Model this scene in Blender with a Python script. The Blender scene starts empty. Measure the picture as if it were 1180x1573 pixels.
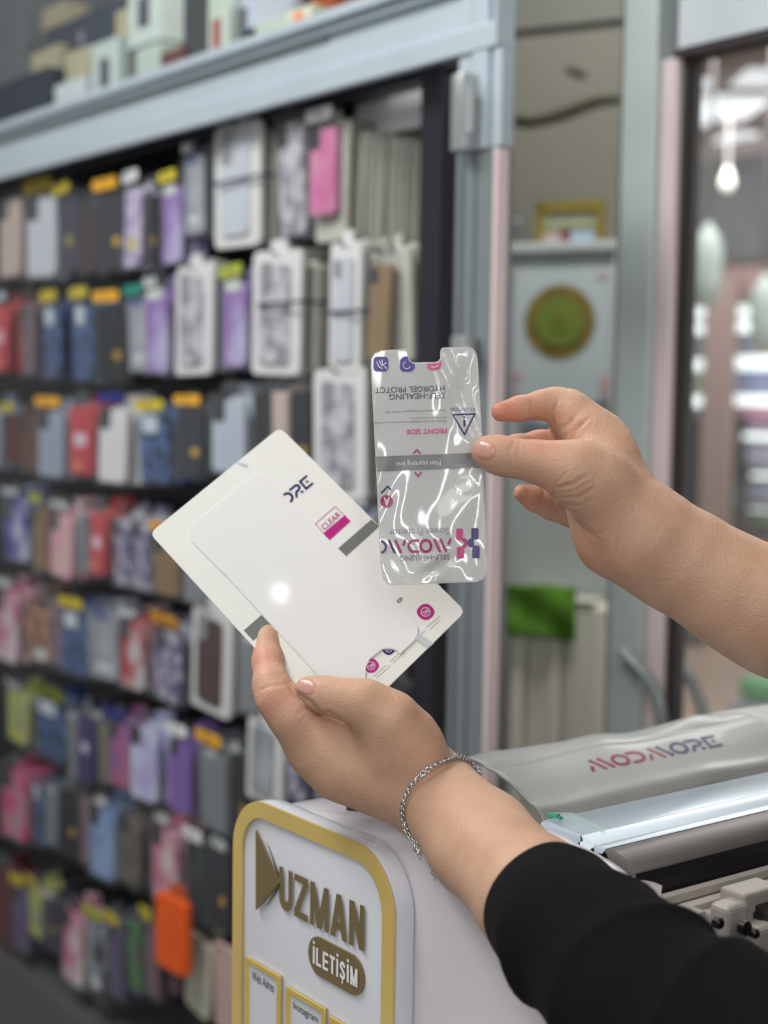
import bpy, bmesh, math, random
import numpy as np
from mathutils import Vector, Matrix
from mathutils.bvhtree import BVHTree

SC = bpy.context.scene
COL = SC.collection
random.seed(7)

# ---------------------------------------------------------------- camera
CAM_Z = 1.45
FPX = 2300.0                      # focal length in pixels of the 1180 x 1573 frame
TH = math.atan2(1720.0, 2300.0)   # angle between the shop wall and the view axis
PITCH = math.atan2(182.0, 2300.0)
ROLL = math.radians(0.8)
F0 = Vector((-math.cos(TH), math.sin(TH), 0))
R0 = Vector((math.sin(TH), math.cos(TH), 0))
FW = (F0 * math.cos(PITCH) - Vector((0, 0, 1)) * math.sin(PITCH)).normalized()
U0 = R0.cross(FW).normalized()
RT = (R0 * math.cos(ROLL) + U0 * math.sin(ROLL)).normalized()
UP = (U0 * math.cos(ROLL) - R0 * math.sin(ROLL)).normalized()
C0 = Vector((0, 0, CAM_Z))
cam_d = bpy.data.cameras.new('camera')
cam = bpy.data.objects.new('camera', cam_d)
COL.objects.link(cam)
cam.matrix_world = Matrix(((RT.x, UP.x, -FW.x, C0.x), (RT.y, UP.y, -FW.y, C0.y), (RT.z, UP.z, -FW.z, C0.z), (0, 0, 0, 1)))
cam_d.sensor_fit = 'HORIZONTAL'
cam_d.sensor_width = 24.0
cam_d.lens = FPX / 1180.0 * 24.0
cam_d.clip_start = 0.02
cam_d.clip_end = 100
cam_d.dof.use_dof = True
cam_d.dof.focus_distance = 0.97
cam_d.dof.aperture_fstop = 4.0
SC.camera = cam

SC.view_settings.view_transform = 'Standard'
SC.view_settings.look = 'None'
SC.view_settings.gamma = 1.0
SC.view_settings.exposure = 0.06
SC.view_settings.use_curve_mapping = False
SC.cycles.use_denoising = True
SC.cycles.max_bounces = 8
SC.cycles.transparent_max_bounces = 24
SC.cycles.sample_clamp_indirect = 4.0

# ---------------------------------------------------------------- world light
w = bpy.data.worlds.new('world')
SC.world = w
w.use_nodes = True
w.node_tree.nodes['Background'].inputs[0].default_value = (0.96, 0.99, 1.0, 1)
w.node_tree.nodes['Background'].inputs[1].default_value = 0.36


def area(name, loc, target, sx, sy, power, col=(1, 1, 1)):
    d = bpy.data.lights.new(name, 'AREA')
    d.shape = 'RECTANGLE'
    d.size = sx
    d.size_y = sy
    d.energy = power
    d.color = col
    o = bpy.data.objects.new(name, d)
    COL.objects.link(o)
    o.location = loc
    o.rotation_euler = (Vector(target) - Vector(loc)).to_track_quat('-Z', 'Y').to_euler()
    return o


area('ceiling_light_over_counter', (-1.25, -0.35, 2.95), (-0.75, 0.35, 1.2), 1.2, 0.5, 23, (1, 0.98, 0.95))
area('ceiling_light_over_display', (-2.2, 0.1, 2.9), (-2.2, 1.3, 1.4), 1.6, 0.4, 22, (0.95, 0.98, 1))
area('ceiling_light_behind_viewer', (1.1, -0.9, 2.7), (-1.0, 0.8, 1.3), 1.6, 1.0, 16, (1, 0.98, 0.96))
area('daylight_from_door', (0.3, 1.45, 1.9), (-0.7, 0.7, 1.3), 0.8, 1.4, 5, (1.0, 0.95, 0.93))
area('ceiling_spot', (-0.35, 0.278, 2.95), (-0.87, 0.56, 1.31), 0.022, 0.022, 0.05, (1, 1, 1))
area('film_streak_light_behind_viewer', (1.9, -1.75, 2.0), (-0.6, 0.6, 1.4), 0.10, 1.5, 9, (1, 1, 1))  # added strip with no source there, draws streaks on the film
area('film_streak_light_beside_viewer', (1.7, -0.75, 1.95), (-0.6, 0.6, 1.4), 0.10, 1.2, 6, (1, 1, 1))  # another added strip, there only for streaks on the film
area('alcove_fill_light', (-1.75, 1.75, 2.95), (-2.1, 2.15, 1.2), 0.5, 0.3, 30, (1, 0.99, 0.95))  # added to brighten the alcove, no such lamp known
area('arcade_light_near', (-3.5, 5.0, 3.3), (-3.5, 5.2, 0), 3.0, 2.0, 90, (1, 0.97, 0.95))
area('arcade_light_far', (-6.5, 7.6, 3.3), (-7.5, 9.5, 1.0), 4.0, 1.0, 110, (1, 0.97, 0.95))

# ---------------------------------------------------------------- geometry of rays


def ray(px, py):
    return RT * ((px - 590.0) / FPX) + UP * (-(py - 786.5) / FPX) + FW


def P(px, py, Z):
    return C0 + ray(px, py) * Z


def PN(px, py, pt, n):
    r = ray(px, py)
    return C0 + r * ((Vector(pt) - C0).dot(n) / r.dot(n))


def PX(px, py, X):
    return PN(px, py, (X, 0, 0), Vector((1, 0, 0)))


def PY(px, py, Y):
    return PN(px, py, (0, Y, 0), Vector((0, 1, 0)))


def PZ(px, py, Zw):
    return PN(px, py, (0, 0, Zw), Vector((0, 0, 1)))


# ---------------------------------------------------------------- materials
MATS = {}


def s2l(c):
    return tuple(((v / 255.0) / 12.92 if v / 255.0 <= 0.04045 else ((v / 255.0 + 0.055) / 1.055) ** 2.4) for v in c[:3])


def mat(name, rgb, rough=0.5, metal=0.0, alpha=1.0, coat=0.0, noise=0.0, nscale=40.0, bump=0.0, bscale=200.0, emit=None, estr=0.0,
        sss=0.0, spec=0.5, trans=0.0, rgb2=None, pattern=None, pscale=30.0, aniso=None):
    if name in MATS:
        return MATS[name]
    m = bpy.data.materials.new(name)
    m.use_nodes = True
    nt = m.node_tree
    b = nt.nodes['Principled BSDF']
    base = s2l(rgb)
    b.inputs['Base Color'].default_value = (*base, 1)
    b.inputs['Roughness'].default_value = rough
    b.inputs['Metallic'].default_value = metal
    b.inputs['Alpha'].default_value = alpha
    b.inputs['Coat Weight'].default_value = coat
    b.inputs['Coat Roughness'].default_value = 0.05
    b.inputs['Specular IOR Level'].default_value = spec
    b.inputs['Transmission Weight'].default_value = trans
    if sss:
        b.inputs['Subsurface Weight'].default_value = sss
        b.inputs['Subsurface Radius'].default_value = (1.0, 0.35, 0.2)
        b.inputs['Subsurface Scale'].default_value = 0.006
    if emit:
        b.inputs['Emission Color'].default_value = (*s2l(emit), 1)
        b.inputs['Emission Strength'].default_value = estr
    tc = nt.nodes.new('ShaderNodeTexCoord')
    src = None
    if pattern:
        c2 = s2l(rgb2)
        if pattern == 'voronoi':
            t = nt.nodes.new('ShaderNodeTexVoronoi')
            t.inputs['Scale'].default_value = pscale
            out = t.outputs['Distance']
        elif pattern == 'stripe':
            t = nt.nodes.new('ShaderNodeTexWave')
            t.inputs['Scale'].default_value = pscale
            t.inputs['Distortion'].default_value = 3.0
            out = t.outputs['Fac']
        else:
            t = nt.nodes.new('ShaderNodeTexNoise')
            t.inputs['Scale'].default_value = pscale
            t.inputs['Detail'].default_value = 3.0
            out = t.outputs['Fac']
        nt.links.new(tc.outputs['Object'], t.inputs['Vector'])
        cr = nt.nodes.new('ShaderNodeValToRGB')
        cr.color_ramp.elements[0].position = 0.38
        cr.color_ramp.elements[1].position = 0.58
        cr.color_ramp.elements[0].color = (*base, 1)
        cr.color_ramp.elements[1].color = (*c2, 1)
        nt.links.new(out, cr.inputs[0])
        src = cr.outputs[0]
        nt.links.new(src, b.inputs['Base Color'])
    elif noise:
        t = nt.nodes.new('ShaderNodeTexNoise')
        t.inputs['Scale'].default_value = nscale
        t.inputs['Detail'].default_value = 4.0
        nt.links.new(tc.outputs['Object'], t.inputs['Vector'])
        cr = nt.nodes.new('ShaderNodeValToRGB')
        cr.color_ramp.elements[0].position = 0.3
        cr.color_ramp.elements[1].position = 0.7
        cr.color_ramp.elements[0].color = (*[v * (1 - noise) for v in base], 1)
        cr.color_ramp.elements[1].color = (*[min(1, v * (1 + noise)) for v in base], 1)
        nt.links.new(t.outputs['Fac'], cr.inputs[0])
        nt.links.new(cr.outputs[0], b.inputs['Base Color'])
    if bump:
        t = nt.nodes.new('ShaderNodeTexNoise')
        t.inputs['Scale'].default_value = bscale
        t.inputs['Detail'].default_value = 3.0
        nt.links.new(tc.outputs['Object'], t.inputs['Vector'])
        bp = nt.nodes.new('ShaderNodeBump')
        bp.inputs['Strength'].default_value = bump
        bp.inputs['Distance'].default_value = 0.002
        nt.links.new(t.outputs['Fac'], bp.inputs['Height'])
        nt.links.new(bp.outputs[0], b.inputs['Normal'])
    MATS[name] = m
    return m


# ---------------------------------------------------------------- object helpers
def tag(o, label=None, cat=None, group=None, kind=None):
    if label:
        o['label'] = label
    if cat:
        o['category'] = cat
    if group:
        o['group'] = group
    if kind:
        o['kind'] = kind
    return o


def empty(name, loc, label=None, cat=None, group=None, rot=None):
    o = bpy.data.objects.new(name, None)
    o.empty_display_size = 0.02
    COL.objects.link(o)
    o.location = loc
    if rot is not None:
        o.rotation_euler = rot
    return tag(o, label, cat, group)


class MB:
    """collects geometry for one mesh object"""

    def __init__(s):
        s.v = []
        s.f = []
        s.m = []

    def add(s, vs, fs, mi=0):
        n = len(s.v)
        s.v += [tuple(v) for v in vs]
        s.f += [tuple(i + n for i in f) for f in fs]
        s.m += [mi] * len(fs)
        return s

    def box(s, c, h, M=None, mi=0, bev=0.0, seg=2):
        """centre c, half sizes h, optional 3x3 axes matrix"""
        bm = bmesh.new()
        bmesh.ops.create_cube(bm, size=2.0)
        for v in bm.verts:
            v.co = Vector((v.co.x * h[0], v.co.y * h[1], v.co.z * h[2]))
        if bev > 0:
            bmesh.ops.bevel(bm, geom=bm.edges[:], offset=min(bev, min(h) * 0.95), segments=seg, affect='EDGES', profile=0.5)
        return s._bm(bm, c, M, mi)

    def _bm(s, bm, c=(0, 0, 0), M=None, mi=0):
        c = Vector(c)
        bm.verts.index_update()
        vs = []
        for v in bm.verts:
            p = v.co.copy()
            if M is not None:
                p = M @ p
            vs.append(p + c)
        fs = [[v.index for v in f.verts] for f in bm.faces]
        bm.free()
        return s.add(vs, fs, mi)

    def tube(s, pts, r, n=10, cap=True, mi=0, closed=False):
        pts = [Vector(p) for p in pts]
        k = len(pts)
        rs = r if isinstance(r, (list, tuple)) else [r] * k
        vs, fs = [], []
        prev = None
        for i, p in enumerate(pts):
            if closed:
                t = (pts[(i + 1) % k] - pts[i - 1]).normalized()
            else:
                t = (pts[min(i + 1, k - 1)] - pts[max(i - 1, 0)]).normalized()
            if prev is None:
                a = Vector((0, 0, 1)) if abs(t.z) < 0.9 else Vector((1, 0, 0))
                a = (a - t * a.dot(t)).normalized()
            else:
                a = (prev - t * prev.dot(t)).normalized()
            prev = a
            b = t.cross(a)
            for j in range(n):
                q = 2 * math.pi * j / n
                vs.append(p + (a * math.cos(q) + b * math.sin(q)) * rs[i])
        seg = k if closed else k - 1
        for i in range(seg):
            i2 = (i + 1) % k
            for j in range(n):
                j2 = (j + 1) % n
                fs.append((i * n + j, i * n + j2, i2 * n + j2, i2 * n + j))
        if cap and not closed:
            fs.append(tuple(range(n - 1, -1, -1)))
            fs.append(tuple(range((k - 1) * n, k * n)))
        return s.add(vs, fs, mi)

    def prism(s, outline, o, ex, ey, ez, d, mi=0, bev=0.0, seg=2):
        """outline of 2D points in the frame (ex, ey) at o, thickness d along ez"""
        bm = bmesh.new()
        vb = [bm.verts.new((p[0], p[1], 0)) for p in outline]
        f = bm.faces.new(vb)
        r = bmesh.ops.extrude_face_region(bm, geom=[f])
        top = [v for v in r['geom'] if isinstance(v, bmesh.types.BMVert)]
        for v in top:
            v.co.z += d
        bmesh.ops.recalc_face_normals(bm, faces=bm.faces[:])
        if bev > 0:
            ed = [e for e in bm.edges if abs(e.verts[0].co.z - e.verts[1].co.z) < 1e-9]
            bmesh.ops.bevel(bm, geom=ed, offset=bev, segments=seg, affect='EDGES', profile=0.5)
        M = Matrix((ex, ey, ez)).transposed()
        return s._bm(bm, o, M, mi)

    def build(s, name, mats, parent=None, smooth=False, auto=None, loc=None, label=None, cat=None, group=None, kind=None, recalc=False):
        me = bpy.data.meshes.new(name)
        off = Vector((0, 0, 0))
        if loc is not None:
            off = Vector(loc)
        elif not getattr(s, 'local', False):
            q = parent
            while q is not None:
                off += q.location
                q = q.parent
        me.from_pydata([tuple(Vector(v) - off) for v in s.v], [], s.f)
        mats = mats if isinstance(mats, (list, tuple)) else [mats]
        for m in mats:
            me.materials.append(m)
        if len(mats) > 1:
            me.polygons.foreach_set('material_index', s.m)
        if recalc:
            bm = bmesh.new()
            bm.from_mesh(me)
            bmesh.ops.recalc_face_normals(bm, faces=bm.faces[:])
            bm.to_mesh(me)
            bm.free()
        if smooth:
            me.polygons.foreach_set('use_smooth', [True] * len(me.polygons))
            if auto:
                me.set_sharp_from_angle(angle=math.radians(auto))
        me.update()
        o = bpy.data.objects.new(name, me)
        COL.objects.link(o)
        if parent is not None:
            o.parent = parent
        elif loc is not None:
            o.location = off
        return tag(o, label, cat, group, kind)


def LMB():
    m = MB()
    m.local = True
    return m


def rrect(w_, h_, r, n=6, cx=0.0, cy=0.0):
    pts = []
    for (sx, sy, a0) in ((1, 1, 0), (-1, 1, 90), (-1, -1, 180), (1, -1, 270)):
        for i in range(n + 1):
            a = math.radians(a0 + 90.0 * i / n)
            pts.append((cx + sx * (w_ / 2 - r) + r * math.cos(a), cy + sy * (h_ / 2 - r) + r * math.sin(a)))
    return pts


X_, Y_, Z_ = Vector((1, 0, 0)), Vector((0, 1, 0)), Vector((0, 0, 1))


def rbox(mb, x0, x1, y0, y1, z0, z1, r=0.004, mi=0, bev=0.0):
    """box with rounded corners in the X-Z face, thickness along Y"""
    return mb.prism(rrect(x1 - x0, z1 - z0, r), Vector(((x0 + x1) / 2, y1, (z0 + z1) / 2)), X_, Z_, -Y_, y1 - y0, mi, bev)


def text2d(s, size=1.0, bold=0.0, xs=1.0, align='LEFT', space=1.0, extrude=0.0):
    cu = bpy.data.curves.new('t', 'FONT')
    cu.body = s
    cu.size = size
    cu.offset = bold
    cu.align_x = align
    cu.space_character = space
    cu.extrude = extrude
    cu.resolution_u = 4
    ob = bpy.data.objects.new('t', cu)
    COL.objects.link(ob)
    dg = bpy.context.evaluated_depsgraph_get()
    me = bpy.data.meshes.new_from_object(ob.evaluated_get(dg))
    vs = [(v.co.x * xs, v.co.y, v.co.z) for v in me.vertices]
    fs = [tuple(p.vertices) for p in me.polygons]
    bpy.data.objects.remove(ob)
    bpy.data.curves.remove(cu)
    bpy.data.meshes.remove(me)
    return vs, fs


def stroke2d(pts, wd, n=6):
    """flat thick polyline with round caps as a list of (verts, faces) pieces"""
    vs, fs = [], []
    for i in range(len(pts) - 1):
        a, b = Vector(pts[i]), Vector(pts[i + 1])
        d = (b - a).normalized()
        ang = math.atan2(d.y, d.x)
        k = len(vs)
        loop = []
        for j in range(n + 1):
            q = ang + math.pi / 2 + math.pi * j / n
            loop.append((a.x + wd / 2 * math.cos(q), a.y + wd / 2 * math.sin(q), 0))
        for j in range(n + 1):
            q = ang - math.pi / 2 + math.pi * j / n
            loop.append((b.x + wd / 2 * math.cos(q), b.y + wd / 2 * math.sin(q), 0))
        vs += loop
        fs.append(tuple(range(k, k + len(loop))))
    return vs, fs


def arc2d(cx, cy, rx, ry, a0, a1, n=14):
    return [(cx + rx * math.cos(math.radians(a0 + (a1 - a0) * i / n)), cy + ry * math.sin(math.radians(a0 + (a1 - a0) * i / n))) for i in range(n + 1)]


def logo_letters(which='MODMORE'):
    """stylised stroke lettering, cap height 1; list of (letter index, verts, faces)"""
    wd = 0.19
    out = []
    x = 0.0
    for li, ch in enumerate(which):
        S = []
        if ch == 'M':
            S = [[(x + .08, .08), (x + .21, .38)], [(x + .42, .90), (x + .80, .08)], [(x + .90, .90), (x + 1.28, .08)]]
            adv = 1.5
        elif ch == 'O':
            S = [arc2d(x + .44, .5, .40, .41, 0, 360, 24)]
            adv = .98
        elif ch == 'D':
            S = [[(x + .05, .90)] + arc2d(x + .35, .5, .42, .40, 90, -90, 14) + [(x + .05, .10)]]
            adv = .95
        elif ch == 'R':
            S = [[(x + .05, .90), (x + .48, .90)] + arc2d(x + .5, .66, .24, .24, 90, -90, 8) + [(x + .30, .42), (x + .08, .08)], [(x + .62, .12), (x + .68, .08)]]
            adv = .95
        elif ch == 'E':
            S = [[(x + .72, .90), (x + .1, .90), (x + .1, .08), (x + .72, .08)], [(x + .48, .5), (x + .54, .5)]]
            adv = .9
        for st in S:
            v, f = stroke2d(st, wd)
            out.append((li, v, f))
        x += adv
    return out, x


# ---------------------------------------------------------------- signed distance sculpting (camera-aligned metres)
def cpt(px, py, Z):
    return np.array([(px - 590.0) / FPX * Z, -(py - 786.5) / FPX * Z, Z])


def cam2world(V):
    R = np.array([list(RT), list(UP), list(FW)])
    return V @ R + np.array(list(C0))


def world2cam(p):
    d = Vector(p) - C0
    return np.array([d.dot(RT), d.dot(UP), d.dot(FW)])


class SDF:
    def __init__(s, lo, hi, h):
        s.lo = np.array(lo, float)
        s.h = h
        s.n = np.ceil((np.array(hi) - s.lo) / h).astype(int) + 1
        s.F = np.full(s.n, 0.03, dtype=np.float32)

    def cone(s, a, b, ra, rb, k=0.006, squash=1.0, ax=(0, 0, 1), F=None):
        tgt = s.F if F is None else F
        m = max(ra, rb) + k * 1.5 + 0.006
        lo = np.minimum(a, b) - m
        hi = np.maximum(a, b) + m
        i0 = np.clip(((lo - s.lo) / s.h).astype(int), 0, s.n)
        i1 = np.clip(((hi - s.lo) / s.h).astype(int) + 2, 0, s.n)
        if np.any(i1 <= i0):
            return
        gx = (s.lo[0] + s.h * np.arange(i0[0], i1[0])).astype(np.float32)[:, None, None]
        gy = (s.lo[1] + s.h * np.arange(i0[1], i1[1])).astype(np.float32)[None, :, None]
        gz = (s.lo[2] + s.h * np.arange(i0[2], i1[2])).astype(np.float32)[None, None, :]
        dx, dy, dz = gx - a[0], gy - a[1], gz - a[2]
        ba = np.array(b) - np.array(a)
        ba = ba.astype(float)
        if squash != 1.0:
            ax = np.array(ax, float)
            q = (dx * ax[0] + dy * ax[1] + dz * ax[2]) * (squash - 1)
            dx, dy, dz = dx + q * ax[0], dy + q * ax[1], dz + q * ax[2]
            ba = ba + ax * (ba @ ax) * (squash - 1)
        bb = float(ba @ ba) + 1e-12
        t = np.clip((dx * ba[0] + dy * ba[1] + dz * ba[2]) / bb, 0, 1)
        d = np.sqrt((dx - ba[0] * t) ** 2 + (dy - ba[1] * t) ** 2 + (dz - ba[2] * t) ** 2) - (ra + (rb - ra) * t)
        sl = (slice(i0[0], i1[0]), slice(i0[1], i1[1]), slice(i0[2], i1[2]))
        o = tgt[sl]
        hh = np.maximum(k - np.abs(o - d), 0) / k
        tgt[sl] = np.minimum(o, d) - hh * hh * k * 0.25

    def chain(s, pts, k=0.004, kb=0.006):
        """pts: (px, py, Z, r_px): a finger, joined within itself and then to the rest"""
        G = np.full(s.n, 0.03, dtype=np.float32)
        for a, b in zip(pts[:-1], pts[1:]):
            s.cone(cpt(*a[:3]), cpt(*b[:3]), a[3] / FPX * a[2], b[3] / FPX * b[2], k, F=G)
        hh = np.maximum(kb - np.abs(s.F - G), 0) / kb
        s.F = np.minimum(s.F, G) - hh * hh * kb * 0.25

    def mesh(s):
        F = s.F
        S = F < 0
        nx, ny, nz = F.shape
        cnt = np.zeros((nx - 1, ny - 1, nz - 1), np.int8)
        cor = [(i, j, k) for i in (0, 1) for j in (0, 1) for k in (0, 1)]

        def sub(A, c):
            return A[c[0]:nx - 1 + c[0], c[1]:ny - 1 + c[1], c[2]:nz - 1 + c[2]]
        for c in cor:
            cnt += sub(S, c)
        act = (cnt > 0) & (cnt < 8)
        idx = np.full(act.shape, -1, np.int64)
        cells = np.argwhere(act)
        idx[act] = np.arange(len(cells))
        pos = np.zeros((len(cells), 3))
        num = np.zeros(len(cells))
        for a in cor:
            for ax in range(3):
                if a[ax] == 0:
                    b = list(a)
                    b[ax] = 1
                    va = sub(F, a)[act]
                    vb = sub(F, tuple(b))[act]
                    cr = (va < 0) != (vb < 0)
                    t = np.where(cr, va / np.where(cr, va - vb, 1), 0)
                    p = np.array(a, float)[None, :].repeat(len(cells), 0)
                    p[:, ax] += t
                    pos += p * cr[:, None]
                    num += cr
        V = (cells + pos / num[:, None]) * s.h + s.lo
        Q = []
        for ax in range(3):
            u, v = [(1, 2), (2, 0), (0, 1)][ax]
            A = [slice(None)] * 3
            B = [slice(None)] * 3
            A[ax] = slice(0, -1)
            B[ax] = slice(1, None)
            sa, sb = S[tuple(A)], S[tuple(B)]
            for flip in (0, 1):
                e = np.argwhere((sa & ~sb) if flip == 0 else (~sa & sb))
                e = e[(e[:, u] > 0) & (e[:, v] > 0) & (e[:, u] < F.shape[u] - 1) & (e[:, v] < F.shape[v] - 1)]
                q = []
                for du, dv in ((-1, -1), (0, -1), (0, 0), (-1, 0)):
                    c = e.copy()
                    c[:, u] += du
                    c[:, v] += dv
                    q.append(idx[c[:, 0], c[:, 1], c[:, 2]])
                q = np.stack(q, 1)
                if flip:
                    q = q[:, ::-1]
                Q.append(q)
        Q = np.concatenate(Q)
        Q = Q[(Q >= 0).all(1)]
        return V, Q


def vnormals(V, Q):
    n = np.cross(V[Q[:, 2]] - V[Q[:, 0]], V[Q[:, 3]] - V[Q[:, 1]])
    N = np.zeros_like(V)
    for i in range(4):
        np.add.at(N, Q[:, i], n)
    return N / (np.linalg.norm(N, axis=1, keepdims=True) + 1e-12)


def relax(V, Q, it=2, lam=0.5):
    for _ in range(it):
        A = np.zeros_like(V)
        c = np.zeros(len(V))
        for i in range(4):
            j = (i + 1) % 4
            np.add.at(A, Q[:, i], V[Q[:, j]])
            np.add.at(A, Q[:, j], V[Q[:, i]])
            np.add.at(c, Q[:, i], 1)
            np.add.at(c, Q[:, j], 1)
        V = V * (1 - lam) + lam * A / np.maximum(c, 1)[:, None]
    return V


def carve(V, Q, creases, dents=()):
    """press skin creases and hollows into the side of the hand that faces the front"""
    N = vnormals(V, Q)
    px = V[:, 0] / V[:, 2] * FPX + 590
    py = -V[:, 1] / V[:, 2] * FPX + 786.5
    D = V / np.linalg.norm(V, axis=1, keepdims=True)
    front = np.clip(-(N * D).sum(1) * 3, 0, 1)
    disp = np.zeros(len(V))
    for pts, wd, dep in creases:
        best = np.full(len(V), 1e9)
        L = sum(math.dist(a, b) for a, b in zip(pts[:-1], pts[1:]))
        acc = 0
        fade = np.zeros(len(V))
        for a, b in zip(pts[:-1], pts[1:]):
            a = np.array(a, float)
            b = np.array(b, float)
            ab = b - a
            l = math.sqrt(ab @ ab)
            t = np.clip(((px - a[0]) * ab[0] + (py - a[1]) * ab[1]) / (l * l), 0, 1)
            d = np.hypot(px - a[0] - ab[0] * t, py - a[1] - ab[1] * t)
            s_ = (acc + t * l) / L
            up = d < best
            best = np.where(up, d, best)
            fade = np.where(up, s_, fade)
            acc += l
        fd = np.clip(np.minimum(fade, 1 - fade) * 5 + 0.35, 0, 1)
        disp -= dep * 0.001 * np.exp(-(best / wd) ** 2) * fd * front
        disp += dep * 0.00035 * np.exp(-((best - wd * 2.2) / (wd * 1.3)) ** 2) * fd * front
    for (x, y, r, dep) in dents:
        disp -= dep * 0.001 * np.exp(-((px - x) ** 2 + (py - y) ** 2) / (r * r)) * front
    return V + N * disp[:, None]

# ================================================================ SETTING
FLOOR_M = mat('floor_tile', (120, 118, 114), rough=0.35, noise=0.15, nscale=3)
WALL_M = mat('shop_wall', (92, 98, 98), rough=0.8, noise=0.05, nscale=2)
ALU = mat('brushed_aluminium', (196, 208, 216), rough=0.35, metal=0.35, noise=0.03, nscale=8)
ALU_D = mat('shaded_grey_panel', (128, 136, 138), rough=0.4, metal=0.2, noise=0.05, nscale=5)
BLK = mat('black_panel', (20, 20, 24), rough=0.5)
FRAME_GREY = mat('door_frame_grey', (188, 199, 197), rough=0.4, metal=0.1, noise=0.04, nscale=3)
CEIL = mat('ceiling_white', (200, 200, 196), rough=0.9, noise=0.03, nscale=2)


def sbox(name, x0, x1, y0, y1, z0, z1, m, kind='structure', bev=0.0, **kw):
    mb = MB().box(((x0 + x1) / 2, (y0 + y1) / 2, (z0 + z1) / 2), ((x1 - x0) / 2, (y1 - y0) / 2, (z1 - z0) / 2), bev=bev)
    return mb.build(name, m, kind=kind, **kw)


sbox('floor', -7.5, 3.5, -3.0, 2.75, -0.05, 0.0, FLOOR_M)
sbox('wall_back', -7.5, PY(766, 500, 1.64).x, 1.62, 1.64, 0, 3.05, WALL_M)
sbox('ceiling', -7.5, 3.5, -3.0, 1.72, 3.05, 3.15, CEIL)

# --- aluminium display cabinet frame
RY = 1.20
zl = PY(0, 275, RY).z
zu = PY(0, 193, RY).z
xr = PY(763, 300, RY).x
xh = PY(697, 300, RY).x
dc = empty('display_cabinet', ((xr - 2.5) / 1, 1.3, 0), 'tall aluminium framed wall cabinet with black back panel, covered with hanging phone cases', 'display cabinet')
mb = MB()
prof = [(zl, 0.0), (zl + .03, 0.0), (zl + .035, .012), (zl + .075, .012), (zl + .08, .0), (zu - .018, 0.0), (zu - .014, -.012), (zu, -.012)]
for (za, ya), (zb, yb) in zip(prof[:-1], prof[1:]):
    if zb - za > 0.003:
        mb.box(((xr - 5.2) / 2, RY + .006 + max(ya, yb), (za + zb) / 2), ((xr + 5.2) / 2, .007, (zb - za) / 2 + .0005), bev=.002)
mb.box((xr + .001, RY + .006, (zl + zu) / 2), (.001, .013, (zu - zl) / 2), bev=.0005)
mb.build('top_rail', ALU, dc)
# small end stop sticking up from the rail
# right post, pale above and grey below to paint a change of reflection
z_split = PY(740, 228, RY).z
mb = MB()
for (a, b, dy) in ((0.0, .30, .006), (.30, .36, .016), (.36, .72, .0), (.72, .80, .014), (.80, 1.0, .004)):
    mb.box((xh + (xr - xh) * (a + b) / 2, RY + .010 + dy * .6, (z_split + 3.05) / 2), ((xr - xh) * (b - a) / 2, .009, (3.05 - z_split) / 2), bev=.0015)
mb.box(((xh + xr) / 2, RY + .022, (z_split + 3.05) / 2), ((xr - xh) / 2 - .001, .003, (3.05 - z_split) / 2))
mb.build('upper_post', ALU, dc)
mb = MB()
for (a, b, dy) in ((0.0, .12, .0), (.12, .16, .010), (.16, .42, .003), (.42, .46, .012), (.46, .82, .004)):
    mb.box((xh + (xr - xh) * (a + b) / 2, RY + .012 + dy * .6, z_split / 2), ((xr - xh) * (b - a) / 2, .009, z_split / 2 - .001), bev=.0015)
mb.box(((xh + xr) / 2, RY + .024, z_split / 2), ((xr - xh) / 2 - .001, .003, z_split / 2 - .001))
mb.build('lower_post', ALU_D, dc, label='lower half of the right post, greyed for a change of reflection')
PINKW = mat('lit_pink_edge', (226, 208, 208), rough=0.35)  # pale pink stands for the light this edge catches
x0 = PY(749, 700, RY).x
MB().box(((x0 + xr) / 2, RY + .010, z_split / 2), ((xr - x0) / 2, .011, z_split / 2 - .002), bev=.004).build('edge_strip', PINKW, dc, label='vertical edge strip, pale pink for the light it catches')
# hinges on the post
HGM = mat('hinge_metal', (168, 172, 172), rough=0.3, metal=0.5)
for (ya, yb) in ((112, 232), (515, 560)):
    a, b = PY(703, ya, RY - .02), PY(703, yb, RY - .02)
    m_ = MB().box(((a.x + b.x) / 2, RY - .01, (a.z + b.z) / 2), (.012, .012, abs(a.z - b.z) / 2), bev=.003)
    m_.tube([(a.x + .016, RY - .015, a.z - .02), (a.x + .016, RY - .015, b.z + .02)], .007)
    m_.build('hinge', HGM, dc, smooth=True, auto=35)
# black inner frame and back
GRYB = mat('black_frame_metal', (38, 38, 46), rough=0.35, metal=0.2)
fy = 1.27
xfr = PY(690, 500, fy).x
xfl = PY(658, 500, fy).x
zft = PY(0, 300, fy).z
zt1, zt0 = PY(688, 86, fy).z, PY(655, 128, fy).z
mb = MB()
mb.box(((-5.2 + xfr) / 2, fy, (zt1 + zt0) / 2), ((xfr + 5.2) / 2, .02, (zt1 - zt0) / 2), bev=.002)
mb.box(((xfl + xfr) / 2, fy + .001, 1.1), ((xfr - xfl) / 2, .02, zt0 - 1.1 + .01), bev=.002)
mb.build('black_frame', GRYB, dc)
PANEL_Y = 1.43
xpe = PY(752, 500, PANEL_Y).x
MB().box(((-5.2 + xpe) / 2, PANEL_Y + .01, 1.1), ((xpe + 5.2) / 2, .01, 1.08)).build('back_panel', BLK, dc)
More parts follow.
